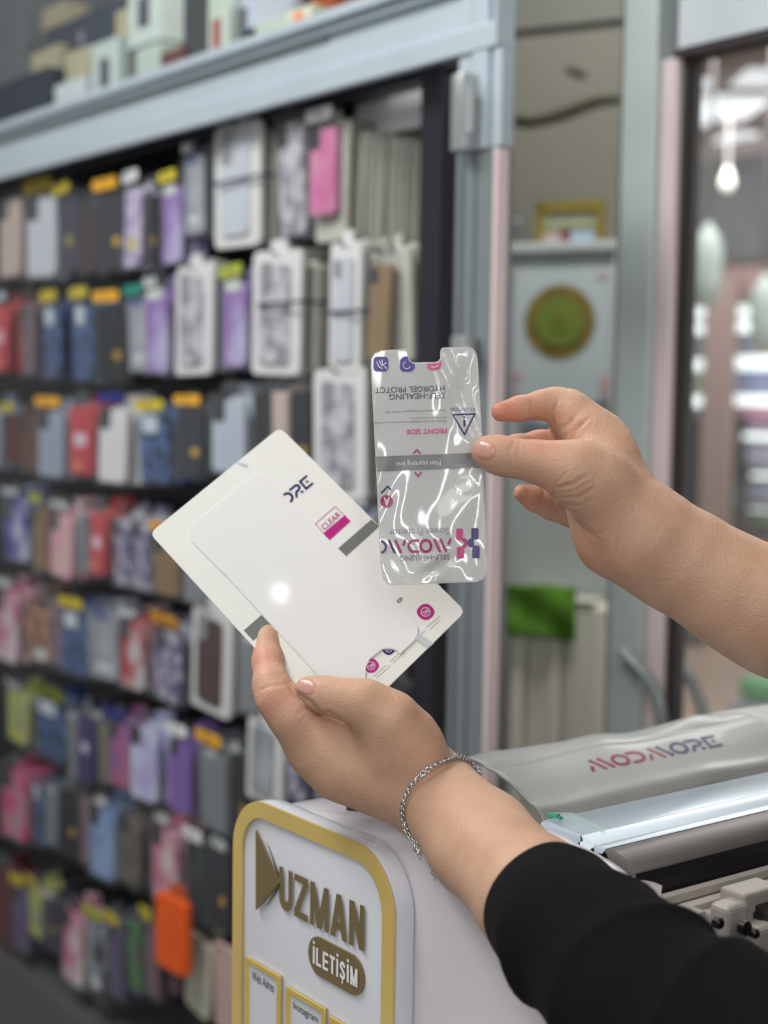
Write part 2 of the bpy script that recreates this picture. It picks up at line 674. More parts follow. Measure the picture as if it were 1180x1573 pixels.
# white slats at the top right corner behind the packs
WS = mat('white_slats', (245, 246, 246), rough=0.4)
mb = MB()
SL = 1.33
za, zb = PY(600, 172, SL).z, PY(600, 128, SL).z
for i in range(9):
    x = PY(556 + i * 12.5, 150, SL).x
    mb.box((x, SL, (za + zb) / 2), (.009, .004, (zb - za) / 2 + .03))
mb.build('slat_panel', WS, dc, label='white slats behind the top right corner')
# base plinth
PL = mat('plinth_grey', (96, 96, 94), rough=0.5, noise=0.1, nscale=4)
zb0 = PY(100, 1500, 1.30).z
MB().box(((-5.2 + xfr) / 2, 1.36, zb0 / 2), ((xfr + 5.2) / 2, .12, max(.04, zb0 / 2)), bev=.004).build('plinth', PL, dc)

# --- alcove behind the gap between the posts
AN_PT = P(860, 600, 3.0)
a62 = math.atan2(4330.0, FPX)
AH = (R0 * math.sin(a62) - F0 * math.cos(a62)).normalized()   # to the right and nearer
AN = Vector((0, 0, 1)).cross(AH).normalized()                 # away from the viewer
if AN.dot(F0) < 0:
    AN = -AN


def PA(px, py, off=0.0):
    return PN(px, py, AN_PT + AN * off, AN)


def abox(mb, x0, y0, x1, y1, off, th, mi=0, bev=0.0):
    """box whose front lies off metres behind the alcove plane, thickness th going away; corners given in the frame"""
    a, b = PA(x0, y0, off), PA(x1, y1, off)
    c = (a + b) / 2 + AN * th / 2
    hx = abs((b - a).dot(AH)) / 2
    hz = abs(b.z - a.z) / 2
    M = Matrix((AH, AN, Vector((0, 0, 1)))).transposed()
    return mb.box(c, (hx, th / 2, hz), M=M, mi=mi, bev=bev)


AW = mat('alcove_wall', (112, 110, 101), rough=0.85, noise=0.04, nscale=3)
abox(MB(), 740, -160, 985, 1560, .34, .06).build('wall_alcove', AW, kind='structure')
abox(MB(), 760, -160, 985, 26, .325, .014, bev=.002).build('trim_1', mat('alcove_beam', (104, 106, 100), rough=.8), kind='structure')
# dark cable sagging across the alcove wall
mb = MB()
cp = [(793, 182), (815, 184), (845, 178), (870, 170), (900, 158), (925, 150), (952, 149)]
mb.tube([PA(x, y, .335) for x, y in cp], [.008, .009, .009, .011, .010, .009, .007], n=8)
mb.build('wall_cable', mat('cable_dark', (74, 72, 58), rough=.6), smooth=True, label='dark cable sagging across the beige alcove wall', cat='cable')
mb = MB()
mb.tube([PA(872, 103, .335), PA(885, 107, .335), PA(900, 113, .335)], [.004, .007, .005], n=8)
mb.build('wall_hook', mat('hook_dark', (88, 84, 74), rough=.6), smooth=True, label='small dark hook on the beige alcove wall above the cable', cat='hook')
WCAB = mat('white_cabinet', (176, 183, 181), rough=.45, noise=.03, nscale=3)
cab = empty('tall_cabinet', PA(860, 1500, .1), 'pale grey tall cabinet in the alcove carrying a mandala poster', 'cabinet')
abox(MB(), 782, 378, 941, 1560, .03, .28, bev=.008).build('body', WCAB, cab)
abox(MB(), 780, 374, 943, 384, .015, .30, bev=.003).build('top', WCAB, cab)
# poster
PW = mat('poster_white', (178, 190, 192), rough=.5)
po = empty('mandala_poster', PA(862, 495, .02), 'white poster with a round green and olive mandala on the pale cabinet', 'poster')
abox(MB(), 789, 414, 935, 618, .022, .004).build('sheet', PW, po)
MA = Matrix((AH, Vector((0, 0, 1)), -AN)).transposed()


def adisc(name, cx, cy, rpx, off, m, star=0, amp=0.0, parent=None, r0=0.0):
    c = PA(cx, cy, off)
    R = rpx / FPX * (c - C0).dot(FW)
    n = star * 6 if star else 48
    ol = []
    for i in range(n):
        a = 2 * math.pi * i / n
        r = R * (1 + amp * math.cos(star * a)) if star else R
        ol.append((r * math.cos(a), r * math.sin(a)))
    return MB().prism(ol, c, AH, Vector((0, 0, 1)), -AN, .0015).build(name, m, parent)


adisc('petal_ring', 860, 494, 56, .0215, mat('olive_petals', (132, 112, 30), rough=.6, pattern='noise', rgb2=(104, 96, 34), pscale=60), 44, .055, po)
adisc('brown_ring', 860, 494, 42, .0200, mat('brown_ring', (104, 92, 62), rough=.6), parent=po)
adisc('green_centre', 860, 494, 38, .0185, mat('green_centre', (96, 126, 40), rough=.6, pattern='noise', rgb2=(112, 120, 48), pscale=90), 30, .03, po)
adisc('inner_ring', 860, 494, 18, .0170, mat('green_inner', (106, 118, 44), rough=.6), 16, .05, po)
adisc('centre_dot', 860, 494, 4, .0155, mat('olive_dot', (92, 88, 36), rough=.6), parent=po)
RO_ = mat('poster_rose', (186, 138, 142), rough=.6, pattern='noise', rgb2=(186, 178, 178), pscale=40)
for (x, y, r) in ((789, 418, 5), (926, 420, 8), (794, 578, 9), (793, 600, 8), (929, 585, 9), (928, 603, 8)):
    adisc('rose_corner', x, y, r, .0210, RO_, 5, .12, po)
# picture on the cabinet
fr = empty('framed_picture', PA(875, 374, .06), 'small gold framed colourful picture standing on the pale tall cabinet', 'picture')
GOLDD = mat('old_gold_frame', (126, 112, 44), rough=.5, noise=.2, nscale=60)
mb = MB()
abox(mb, 824, 311, 926, 322, .05, .015)
abox(mb, 824, 311, 833, 375, .05, .015)
abox(mb, 917, 311, 926, 375, .05, .015)
mb.build('frame', GOLDD, fr)
abox(MB(), 832, 320, 918, 346, .058, .006).build('upper_panel', mat('pic_green', (160, 176, 158), rough=.5, pattern='noise', rgb2=(188, 186, 160), pscale=16), fr)
abox(MB(), 832, 346, 918, 351, .056, .006).build('shelf_band', mat('pic_olive', (124, 124, 84), rough=.5), fr)
abox(MB(), 834, 352, 860, 374, .057, .006).build('left_panel', mat('pic_pink', (172, 158, 156), rough=.5), fr)
abox(MB(), 861, 348, 875, 374, .057, .006).build('middle_panel', mat('pic_red', (120, 62, 74), rough=.5), fr)
abox(MB(), 877, 352, 912, 374, .057, .006).build('right_panel', mat('pic_blue', (152, 170, 190), rough=.5), fr)
bt = PA(795, 375, .08)
mb = MB()
for (z0_, z1_, r0_, r1_) in ((0, .045, .010, .010), (.045, .055, .010, .005), (.055, .07, .005, .005)):
    mb.tube([bt + Z_ * z0_, bt + Z_ * z1_], [r0_, r1_], n=14)
mb.build('spray_bottle', mat('bottle_grey', (92, 96, 92), rough=.4), smooth=True, auto=40, label='small dark grey bottle beside the gold framed picture', cat='bottle')
# blue label seen between the fingers
abox(MB(), 800, 618, 900, 655, .02, .004, bev=.001).build('blue_notice', mat('notice_blue', (60, 120, 176), rough=.5, pattern='noise', rgb2=(180, 188, 192), pscale=14),
      label='blue and white notice on the pale cabinet under the mandala poster', cat='notice')
# radiator in front of the cabinet with a green cloth
rad = empty('radiator', PA(850, 1300, -.06), 'cream ribbed radiator standing in the alcove under a green cloth', 'radiator')
RADM = mat('radiator_cream', (222, 220, 206), rough=.4, noise=.03, nscale=5)
RADD = mat('radiator_groove', (192, 195, 184), rough=.5)
mb = MB()
for (a, b) in ((779, 791), (807, 847), (865, 911)):
    abox(mb, a, 926, b, 1540, -.05, .06, bev=.012)
mb.build('column', RADM, rad)
abox(MB(), 781, 930, 905, 1540, -.035, .04, bev=.004).build('grooved_body', RADD, rad)
abox(MB(), 779, 914, 912, 926, -.055, .07, bev=.012).build('top_cap', RADM, rad)
abox(MB(), 913, 925, 930, 1540, -.005, .05, bev=.01).build('side_pipe', mat('pipe_dark_beige', (118, 116, 98), rough=.5), rad)
abox(MB(), 918, 980, 934, 1000, -.03, .05, bev=.008).build('valve', RADM, rad)
# green cloth
mb = MB()
NX, NZ = 26, 18
vs = []
for j in range(NZ + 1):
    for i in range(NX + 1):
        u, v = i / NX, j / NZ
        px_ = 780 + 105 * u - 2 * v
        py_ = 897 + 4 * u + 76 * v + 7 * u * v + 1.5 * math.sin(9 * u)
        vs.append(PA(px_, py_, -.066 - .006 * math.sin(u * 11 + v * 2) * (0.3 + v) - .004 * math.sin(u * 5 - v * 6)))
fs = [(j * (NX + 1) + i, j * (NX + 1) + i + 1, (j + 1) * (NX + 1) + i + 1, (j + 1) * (NX + 1) + i) for j in range(NZ) for i in range(NX)]
o = mb.add(vs, fs).build('green_cloth', mat('green_cloth', (88, 138, 38), rough=.95, noise=.22, nscale=18, bump=.4, bscale=300), smooth=True,
                         label='bright green cloth draped over the cream radiator', cat='cloth')
md = o.modifiers.new('thick', 'SOLIDIFY')
md.thickness = .005
md.offset = 0

# --- door: frame post, lintel, glass, handle
DYP = 1.60
xa, xb, xc_ = PY(944, 600, DYP).x, PY(995, 600, DYP).x, PY(1020, 600, DYP).x
zlin = PY(1036, 84, DYP).z
xend = PY(1500, 500, DYP).x
mb = MB()
mb.box(((xa + xb) / 2, DYP + .04, 1.52), ((xb - xa) / 2, .04, 1.52), bev=.003)
mb.build('trim_2', FRAME_GREY, kind='structure')
sbox('trim_3', xa - .012, xa - .0005, DYP + .01, DYP + .06, 0, 3.04, mat('dark_seal', (74, 74, 66), rough=.6))
sbox('trim_4', xb + .0005, xc_, DYP + .008, DYP + .06, 0, zlin, PINKW, bev=.006)
sbox('trim_5', xc_ + .0005, xc_ + .010, DYP + .02, DYP + .05, 0, zlin, mat('dark_gasket', (52, 46, 44), rough=.6))
zl2 = PY(1036, 0, DYP).z
sbox('trim_6', xc_ + .012, xend, DYP - .004, DYP + .05, zlin + .006, 3.04, mat('lintel_white', (205, 212, 214), rough=.5, noise=.02, nscale=3))
sbox('trim_7', xc_ - .0, xend, DYP + .0, DYP + .05, zlin - .004, zlin + .0055, mat('dark_gasket', (52, 46, 44)))
# glass door leaf
GL = mat('door_glass', (235, 242, 240), rough=.02, alpha=.05, spec=.3)
MB().box(((xc_ + xend) / 2 + .006, DYP + .035, zlin / 2), ((xend - xc_) / 2 - .006, .004, zlin / 2 - .002)).build('door_1', GL, kind='structure')
HND = mat('handle_grey', (132, 140, 138), rough=.35, metal=.3)
hd = empty('door_handle', PY(965, 1010, DYP - .03), 'grey curved bow handle on the glass door post, and its reflection as a second bow', 'door handle')


def arc_px(pts, Y):
    return [PY(x, y, Y) for x, y in pts]


MB().tube(arc_px([(958, 1003), (975, 1020), (998, 1044), (1012, 1072), (1017, 1110), (1014, 1160), (1000, 1200), (975, 1226), (958, 1236)], DYP - .06), .0095, n=12).tube(
    [PY(962, 1006, DYP - .06), PY(962, 1006, DYP + .01)], .015, n=14).build('bow', HND, hd, smooth=True, auto=50)
MB().tube(arc_px([(1022, 1010), (1045, 1022), (1065, 1050), (1077, 1080), (1082, 1110), (1080, 1160), (1066, 1200), (1030, 1230)], DYP + .09), .0095, n=12).tube(
    [PY(1022, 1010, DYP + .03), PY(1022, 1010, DYP + .09)], .012, n=12).build('reflected_bow', HND, hd, smooth=True, auto=50)  # second bow modelled in place of the handle's reflection in the glass

# ================================================================ OUTSIDE THE DOOR
sbox('floor_outside', -14, 10, 2.76, 14, -.06, -.01, mat('arcade_floor', (190, 170, 152), rough=.3, noise=.08, nscale=1.5))
sbox('ceiling_outside', -14, 10, 1.9, 14, 3.35, 3.42, mat('arcade_ceiling', (150, 134, 130), rough=.7, noise=.05, nscale=1))
SY = 8.6


def ybox(name, x0, y0, x1, y1, Y, th, m, label=None, cat=None, kind=None, bev=0.0, group=None, parent=None):
    a, b = PY(x0, y0, Y), PY(x1, y1, Y)
    # keep the box upright: use the mean of both ends
    mb = MB().box(((a.x + b.x) / 2, Y + th / 2, (a.z + b.z) / 2), (abs(b.x - a.x) / 2, th / 2, abs(a.z - b.z) / 2), bev=bev)
    return mb.build(name, m, parent, label=label, cat=cat, kind=kind, group=group)


ybox('wall_storefront', 800, 60, 1900, 960, SY + .1, .2, mat('store_back', (128, 116, 112), rough=.8, noise=.1, nscale=1.2), kind='structure')
ybox('fascia_sign', 900, 275, 1500, 372, SY - .1, .06, mat('fascia_dark', (46, 48, 52), rough=.4, pattern='noise', rgb2=(84, 86, 88), pscale=.9), label='dark blank fascia above the shop across the arcade', cat='fascia')
ybox('store_beam', 900, 374, 1500, 440, SY - .05, .06, mat('beam_rose', (152, 126, 122), rough=.6), label='rose brown beam under the dark fascia across the arcade', cat='beam')
ybox('trim_8', 1084, 430, 1113, 960, SY - .15, .04, mat('pillar_rose', (158, 138, 132), rough=.5), kind='structure')
ybox('trim_9', 1030, 440, 1042, 960, SY - .15, .04, mat('pillar_rose', (158, 138, 132)), kind='structure')
LED = mat('led_white', (240, 252, 250), emit=(235, 250, 248), estr=1.15)
for i, (x0, y0, x1, y1, nm) in enumerate((
        (1041, 474, 1076, 487, 'first strip from the top of the left bay'), (1046, 499, 1076, 511, 'second strip from the top of the left bay'),
        (1038, 553, 1074, 567, 'third strip from the top of the left bay'), (1038, 608, 1072, 624, 'fourth strip from the top of the left bay'),
        (1034, 662, 1052, 678, 'fifth strip from the top of the left bay'), (1034, 716, 1056, 734, 'lowest strip of the left bay'),
        (1118, 470, 1152, 484, 'first strip from the top of the right bay'), (1118, 494, 1153, 509, 'second strip from the top of the right bay'),
        (1116, 548, 1320, 566, 'third strip from the top of the right bay'), (1124, 607, 1320, 626, 'fourth strip from the top of the right bay'),
        (1139, 666, 1320, 682, 'fifth strip from the top of the right bay'), (1152, 728, 1320, 744, 'sixth strip from the top of the right bay'),
        (1146, 782, 1320, 798, 'lowest strip of the right bay'))):
    ybox('shelf_light', x0, y0, x1, y1, SY + .02, .085, LED, label='glowing white shelf light across the arcade, ' + nm, cat='shelf light', group='shelf lights in the shop across the arcade', bev=.01)
GD = [((1044, 513, 1076, 545), (148, 156, 160), 'pale grey'), ((1050, 570, 1074, 600), (172, 190, 160), 'pale green'), ((1042, 628, 1066, 655), (150, 144, 156), 'mauve grey'),
      ((1036, 690, 1056, 712), (150, 146, 142), 'beige grey'), ((1124, 511, 1150, 545), (140, 144, 160), 'slate blue'), ((1128, 568, 1250, 604), (150, 162, 200), 'periwinkle blue'),
      ((1130, 627, 1250, 645), (224, 160, 186), 'bright pink'), ((1134, 646, 1250, 662), (180, 160, 190), 'lilac'), ((1144, 686, 1250, 722), (176, 178, 200), 'pale lilac'),
      ((1148, 746, 1250, 778), (150, 156, 180), 'grey blue'), ((1146, 799, 1250, 812), (90, 160, 100), 'green')]
for (r, c, nm) in GD:
    ybox('shelf_goods', *r, SY + .04, .065, mat('goods_' + nm.replace(' ', '_'), c, rough=.6, noise=.15, nscale=9), label=nm + ' goods on a lit shelf of the shop across the arcade', cat='shop goods', bev=.02)


def garment(px0, py0, px1, py1, label, c):
    a, b = PY(px0, py0, SY), PY(px1, py1, SY)
    cx, wd, h = (a.x + b.x) / 2, abs(b.x - a.x), abs(a.z - b.z)
    zt = max(a.z, b.z)
    ol = [(-.12, 0), (.12, 0), (.5, -.08), (.42, -.35), (.36, -.34), (.46, -1), (-.46, -1), (-.36, -.34), (-.42, -.35), (-.5, -.08)]
    mb = MB().prism([(x * wd, z * h) for x, z in ol][::-1], Vector((cx, SY + .105, zt)), X_, Z_, -Y_, .12, bev=.02)
    mb.tube([(cx - .06, SY + .05, zt), (cx, SY + .05, zt + .06), (cx + .03, SY + .11, zt + .08)], .008)
    mb.build('hanging_coat', mat('coat_' + str(c[0]), c, rough=.8), label=label, cat='coat')


garment(1054, 640, 1078, 792, 'dark coat hanging across the arcade left of the rose pillar', (44, 42, 44))
garment(1118, 636, 1140, 724, 'upper dark coat hanging across the arcade right of the rose pillar', (36, 36, 38))
garment(1116, 745, 1132, 785, 'lower grey coat hanging across the arcade right of the rose pillar', (90, 90, 96))
# ceiling light panels outside
LEDC = mat('arcade_light', (230, 236, 240), emit=(215, 222, 228), estr=.9)
for (px_, py_, w_, l_, nm) in ((1060, 133, 50, .12, 'nearest'), (1165, 120, 60, .14, 'right'), (1100, 166, 130, .25, 'long middle'), (1060, 186, 60, .12, 'left middle'), (1125, 217, 52, .2, 'small far')):
    p = PZ(px_, py_, 3.34)
    ww = w_ / FPX * (p - C0).dot(FW) / 2
    M = Matrix((R0, F0, Z_)).transposed()
    MB().box(p, (ww, l_ * 1.6, .01), M=M, bev=.004).build('ceiling_light', LEDC, label=nm + ' white light panel on the arcade ceiling', cat='ceiling light')


def pendant(px_, ytop, ysh, ybot, Y, label, rpx):
    p = PY(px_, ybot, Y)
    k = (p - C0).dot(FW) / FPX
    zb, zs, zt = p.z, PY(px_, ysh, Y).z, PY(px_, ytop, Y).z
    R = rpx * k
    e = empty('pendant_lamp', (p.x, p.y, 3.34), label, 'pendant lamp')
    SH = mat('lamp_shade_pale', (188, 204, 198), rough=.3, emit=(150, 165, 160), estr=.15)
    pr = [(0.0, .35), (.05, .75), (.3, .92), (.55, 1.0), (.75, .92), (.88, .6), (.95, .28), (1.0, .2)]
    mb = MB()
    mb.tube([(p.x, p.y, zb + (zs - zb) * t) for t, _ in pr], [R * r for _, r in pr], n=20)
    mb.build('lamp_shade', SH, e, smooth=True, auto=60)
    MB().tube([(p.x, p.y, zs), (p.x, p.y, 3.34)], .010, n=8).build('stem', mat('lamp_stem', (150, 148, 146), rough=.5), e, smooth=True)
    return e


pendant(1085, 250, 342, 470, 5.0, 'pale pendant lamp hanging outside the door, nearer the door post', 24)
pendant(1172, 250, 420, 540, 5.2, 'pale pendant lamp hanging outside the door at the right edge of the photo', 22)
for (x, y, nm) in ((1060, 268, 'left'), (1118, 278, 'right')):
    p = PY(x, y, 7.6)
    e = empty('globe_lamp', (p.x, p.y, 3.34), 'small bright bulb lamp far outside in front of the dark fascia, ' + nm + ' one', 'bulb lamp')
    MB().tube([(p.x, p.y, p.z + t) for t in (-.07, -.055, -.03, 0, .03, .06, .09)], [.008, .03, .042, .045, .036, .02, .012], n=16).build(
        'bulb', mat('bulb_glow', (240, 240, 230), emit=(240, 242, 228), estr=.5), e, smooth=True)
    MB().tube([(p.x, p.y, p.z + .09), (p.x, p.y, 3.34)], .012, n=6).build('cord', mat('lamp_stem', (150, 148, 146)), e)
# things on the floor outside
p0 = PZ(1056, 985, .0)
MB().box((p0.x, p0.y, .17), (.10, .10, .17), bev=.02).build('crate', mat('crate_grey', (108, 108, 106), rough=.7), label='grey crate on the arcade floor beyond the glass door', cat='crate')
p0 = PZ(1175, 1112, .0)
MB().box((p0.x, p0.y, .05), (.13, .10, .05), bev=.02).build('pale_box', mat('box_lilac', (190, 190, 202), rough=.6), label='pale lilac box on the arcade floor at the right edge', cat='box')
MB().box((p0.x + .02, p0.y, .155), (.11, .09, .054), bev=.03).build('green_bag', mat('bag_green', (120, 190, 140), rough=.6), label='pale green folded bag lying on the pale lilac box outside', cat='bag')
p0 = PZ(1060, 1078, .0)
MB().box((p0.x - .1, p0.y - .1, .03), (.10, .08, .03), bev=.02).build('white_packet', mat('packet_white', (205, 200, 204), rough=.6), label='small white packet on the arcade floor left of the pale box', cat='packet')

# ================================================================ BOXES ON TOP OF THE CABINET
ORDW = 'first second third fourth fifth sixth seventh eighth ninth tenth eleventh twelfth thirteenth fourteenth fifteenth sixteenth seventeenth eighteenth nineteenth twentieth twenty-first twenty-second twenty-third twenty-fourth twenty-fifth twenty-sixth twenty-seventh twenty-eighth'.split()
BX = [
    (-12, -30, 40, 128, 1.40, (108, 112, 114), 'tall grey box', None), (-30, 122, 74, 212, 1.27, (50, 57, 67), 'dark navy box', None),
    (47, 75, 92, 140, 1.31, (160, 154, 130), 'cream box', None), (64, 8, 98, 42, 1.36, (152, 146, 124), 'small cream box', None),
    (74, 22, 180, 92, 1.33, (66, 72, 82), 'slate box', 'dot'), (100, 76, 137, 138, 1.30, (168, 162, 136), 'cream carton', None),
    (84, 124, 130, 188, 1.26, (186, 194, 196), 'pale blue white box', None), (141, 62, 182, 150, 1.27, (178, 192, 186), 'white box with a dark slot', 'slot'),
    (183, 70, 209, 152, 1.29, (88, 88, 84), 'dark olive grey box', None), (209, 70, 246, 142, 1.27, (168, 184, 174), 'pale green box', None),
    (178, 14, 200, 66, 1.31, (168, 160, 132), 'narrow cream box', None), (197, -30, 246, 68, 1.28, (184, 196, 190), 'tall white box with a dark slot', 'slot'),
    (246, 76, 282, 132, 1.27, (98, 66, 62), 'maroon box', None), (246, -30, 286, 74, 1.33, (94, 94, 96), 'grey box', 'dot'),
    (282, -20, 320, 118, 1.28, (66, 68, 70), 'charcoal box', None), (320, -30, 352, 112, 1.26, (176, 190, 176), 'pale green box with a red panel', 'red'),
    (352, -20, 393, 100, 1.28, (172, 178, 192), 'lilac white box with a slot', 'slot'), (393, -30, 440, 48, 1.36, (58, 72, 76), 'dark teal box', None),
    (378, 34, 440, 90, 1.28, (172, 186, 166), 'long pale green box', None), (440, 12, 478, 92, 1.27, (196, 196, 172), 'cream box with an orange dot', 'odot'),
    (478, -30, 514, 80, 1.30, (140, 62, 16), 'orange brown box', None), (513, 14, 556, 66, 1.31, (84, 78, 98), 'purple grey box', None),
    (420, -30, 478, 10, 1.37, (70, 40, 40), 'dark red box', None), (556, -30, 600, 30, 1.31, (44, 40, 38), 'black box', None),
    (0, 60, 60, 122, 1.44, (84, 90, 92), 'grey carton', None), (100, -30, 180, 20, 1.42, (88, 94, 96), 'wide grey box', None), (600, -30, 660, 14, 1.32, (30, 26, 26), 'low black box', None)]
SHZ = zu - .012
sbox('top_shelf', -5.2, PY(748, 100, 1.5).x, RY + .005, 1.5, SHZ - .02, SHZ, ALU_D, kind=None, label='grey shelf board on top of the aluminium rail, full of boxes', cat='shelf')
order = sorted(range(len(BX)), key=lambda i: BX[i][0])
for rank, i in enumerate(order):
    x0, y0, x1, y1, Y, c, nm, feat = BX[i]
    a, b = PY(x0, (y0 + y1) / 2, Y), PY(x1, (y0 + y1) / 2, Y)
    xm = (x0 + x1) / 2
    zt, zb_ = PY(xm, y0, Y).z, PY(xm, y1, Y).z
    if zb_ < SHZ + .03 or y1 > 175 - xm * .25:
        zb_ = SHZ
    m_ = mat('carton_%d_%d_%d' % c, c, rough=.55, noise=.05, nscale=12)
    e = empty('product_box', ((a.x + b.x) / 2, Y, zb_), '%s, %s box from the left on the top shelf' % (nm, ORDW[rank]), 'box', 'boxes on the top shelf')
    rbox(MB(), a.x, b.x, Y, Y + .09, zb_, zt, .002, bev=.001).build('carton', m_, e)
    wx, hz, cx, cz = (b.x - a.x), (zt - zb_), (a.x + b.x) / 2, (zt + zb_) / 2
    if feat == 'slot':
        rbox(MB(), cx - wx * .17, cx + wx * .17, Y - .002, Y, cz - hz * .22, cz + hz * .25, .003).build('printed_panel', mat('print_dark', (84, 84, 92), rough=.5), e, label='dark printed panel')
    elif feat == 'red':
        rbox(MB(), cx - wx * .25, cx + wx * .1, Y - .002, Y, cz - hz * .42, cz + hz * .1, .003).build('printed_panel', mat('print_red', (150, 84, 76), rough=.5, noise=.2), e, label='red printed panel')
    elif feat in ('dot', 'odot'):
        cc = (226, 128, 70) if feat == 'odot' else (130, 132, 142)
        q = Vector((cx, Y, cz + hz * (.22 if feat == 'odot' else 0)))
        r_ = min(wx, .06) * .22
        MB().prism([(r_ * math.cos(t * .3927), r_ * math.sin(t * .3927)) for t in range(16)], q, X_, Z_, -Y_, .0015).build(
            'printed_dot', mat('print_dot_%d' % cc[0], cc, rough=.5), e, label='round printed mark')

# ================================================================ PHONE CASE PACKS
SLV = mat('clear_sleeve', (205, 210, 214), rough=.16, alpha=.06, spec=.5, bump=1.0, bscale=28)
SLV2 = mat('milky_sleeve', (226, 226, 224), rough=.25, alpha=.55, spec=.6)
CARD = mat('pack_card_white', (214, 214, 212), rough=.45, noise=.03, nscale=20)
EDGE = mat('pack_edge', (186, 186, 176), rough=.4, noise=.06, nscale=30)
CAMM = mat('camera_cutout', (40, 40, 44), rough=.25)
PEG = mat('peg_steel', (120, 122, 126), rough=.3, metal=.8)
TAGS = {'y': ((206, 186, 40), 'yellow'), 'o': ((232, 170, 40), 'orange'), 't': ((30, 140, 124), 'teal'), 'b': ((24, 36, 120), 'navy blue'), 'w': ((226, 228, 226), 'white'), 'g': ((170, 176, 60), 'lime')}
COLS = {
    'beige': ((190, 172, 162), None), 'silver': ((190, 196, 202), None), 'navy': ((52, 50, 70), None), 'darkbrown': ((60, 46, 44), None), 'charcoal': ((38, 40, 48), None),
    'floralwhite': ((206, 200, 216), ((150, 130, 180), 'noise', 40)), 'black': ((14, 14, 17), None), 'lavender': ((184, 178, 212), ((140, 104, 172), 'noise', 9)),
    'clear': ((168, 172, 178), ((140, 146, 154), 'noise', 14)), 'white': ((214, 214, 216), None), 'marble': ((196, 196, 200), ((132, 132, 140), 'noise', 30)),
    'pink': ((196, 104, 150), ((206, 130, 166), 'noise', 22)), 'red': ((178, 52, 62), ((196, 74, 74), 'noise', 16)), 'dusty': ((92, 84, 92), ((130, 108, 116), 'noise', 30)),
    'bluefloral': ((26, 42, 48), ((78, 104, 158), 'noise', 45)), 'greyblue': ((150, 160, 178), None), 'brown': ((92, 62, 48), None), 'tan': ((134, 110, 76), None),
    'blueshape': ((196, 200, 220), ((58, 58, 150), 'noise', 13)), 'pinkbeige': ((214, 184, 176), ((226, 160, 180), 'noise', 20)), 'purplefloral': ((176, 176, 186), ((94, 84, 124), 'voronoi', 45)),
    'redwhite': ((196, 196, 198), ((170, 30, 34), 'noise', 15)), 'chocolate': ((84, 68, 68), None), 'palepink': ((214, 204, 204), ((198, 112, 140), 'noise', 14)),
    'darkfloral': ((40, 42, 48), ((180, 130, 100), 'voronoi', 40)), 'mauve': ((120, 96, 106), None), 'greygreen': ((140, 146, 132), ((186, 190, 100), 'noise', 12)),
    'deeppurple': ((54, 38, 96), None), 'olive': ((116, 112, 98), None), 'rose': ((170, 90, 124), ((140, 88, 150), 'noise', 18)), 'lilac': ((172, 164, 210), ((196, 200, 224), 'noise', 22)),
    'purple': ((122, 90, 166), None), 'grey': ((126, 130, 134), None), 'magenta': ((180, 140, 146), ((196, 60, 120), 'noise', 18)), 'paleblue': ((142, 166, 202), ((120, 146, 190), 'noise', 20)),
    'taupe': ((88, 82, 80), ((110, 104, 84), 'noise', 25)), 'darkgreen': ((50, 58, 56), None), 'maroon': ((92, 34, 40), None), 'plum': ((96, 84, 118), None), 'orange': ((236, 96, 34), None),
    'cream': ((196, 196, 178), None), 'palerose': ((200, 170, 164), None), 'greengrey': ((92, 104, 88), ((70, 130, 66), 'noise', 14)), 'steel': ((178, 188, 200), None), 'blackwhite': ((26, 28, 34), ((150, 156, 164), 'noise', 14)),
    'slate': ((78, 84, 98), ((110, 124, 150), 'noise', 20))}
WORD = {'floralwhite': 'lavender white patterned', 'bluefloral': 'blue flowered', 'blueshape': 'white and blue', 'purplefloral': 'purple flowered', 'redwhite': 'red and white', 'palepink': 'white and pink',
        'darkfloral': 'dark flowered', 'greygreen': 'grey green and yellow', 'deeppurple': 'deep purple', 'paleblue': 'pale blue', 'darkgreen': 'dark green', 'palerose': 'pale rose', 'greengrey': 'grey and green',
        'blackwhite': 'black with white blotch', 'pinkbeige': 'pink and beige', 'darkbrown': 'dark brown', 'greyblue': 'grey blue', 'dusty': 'dusky mottled', 'marble': 'marbled white'}
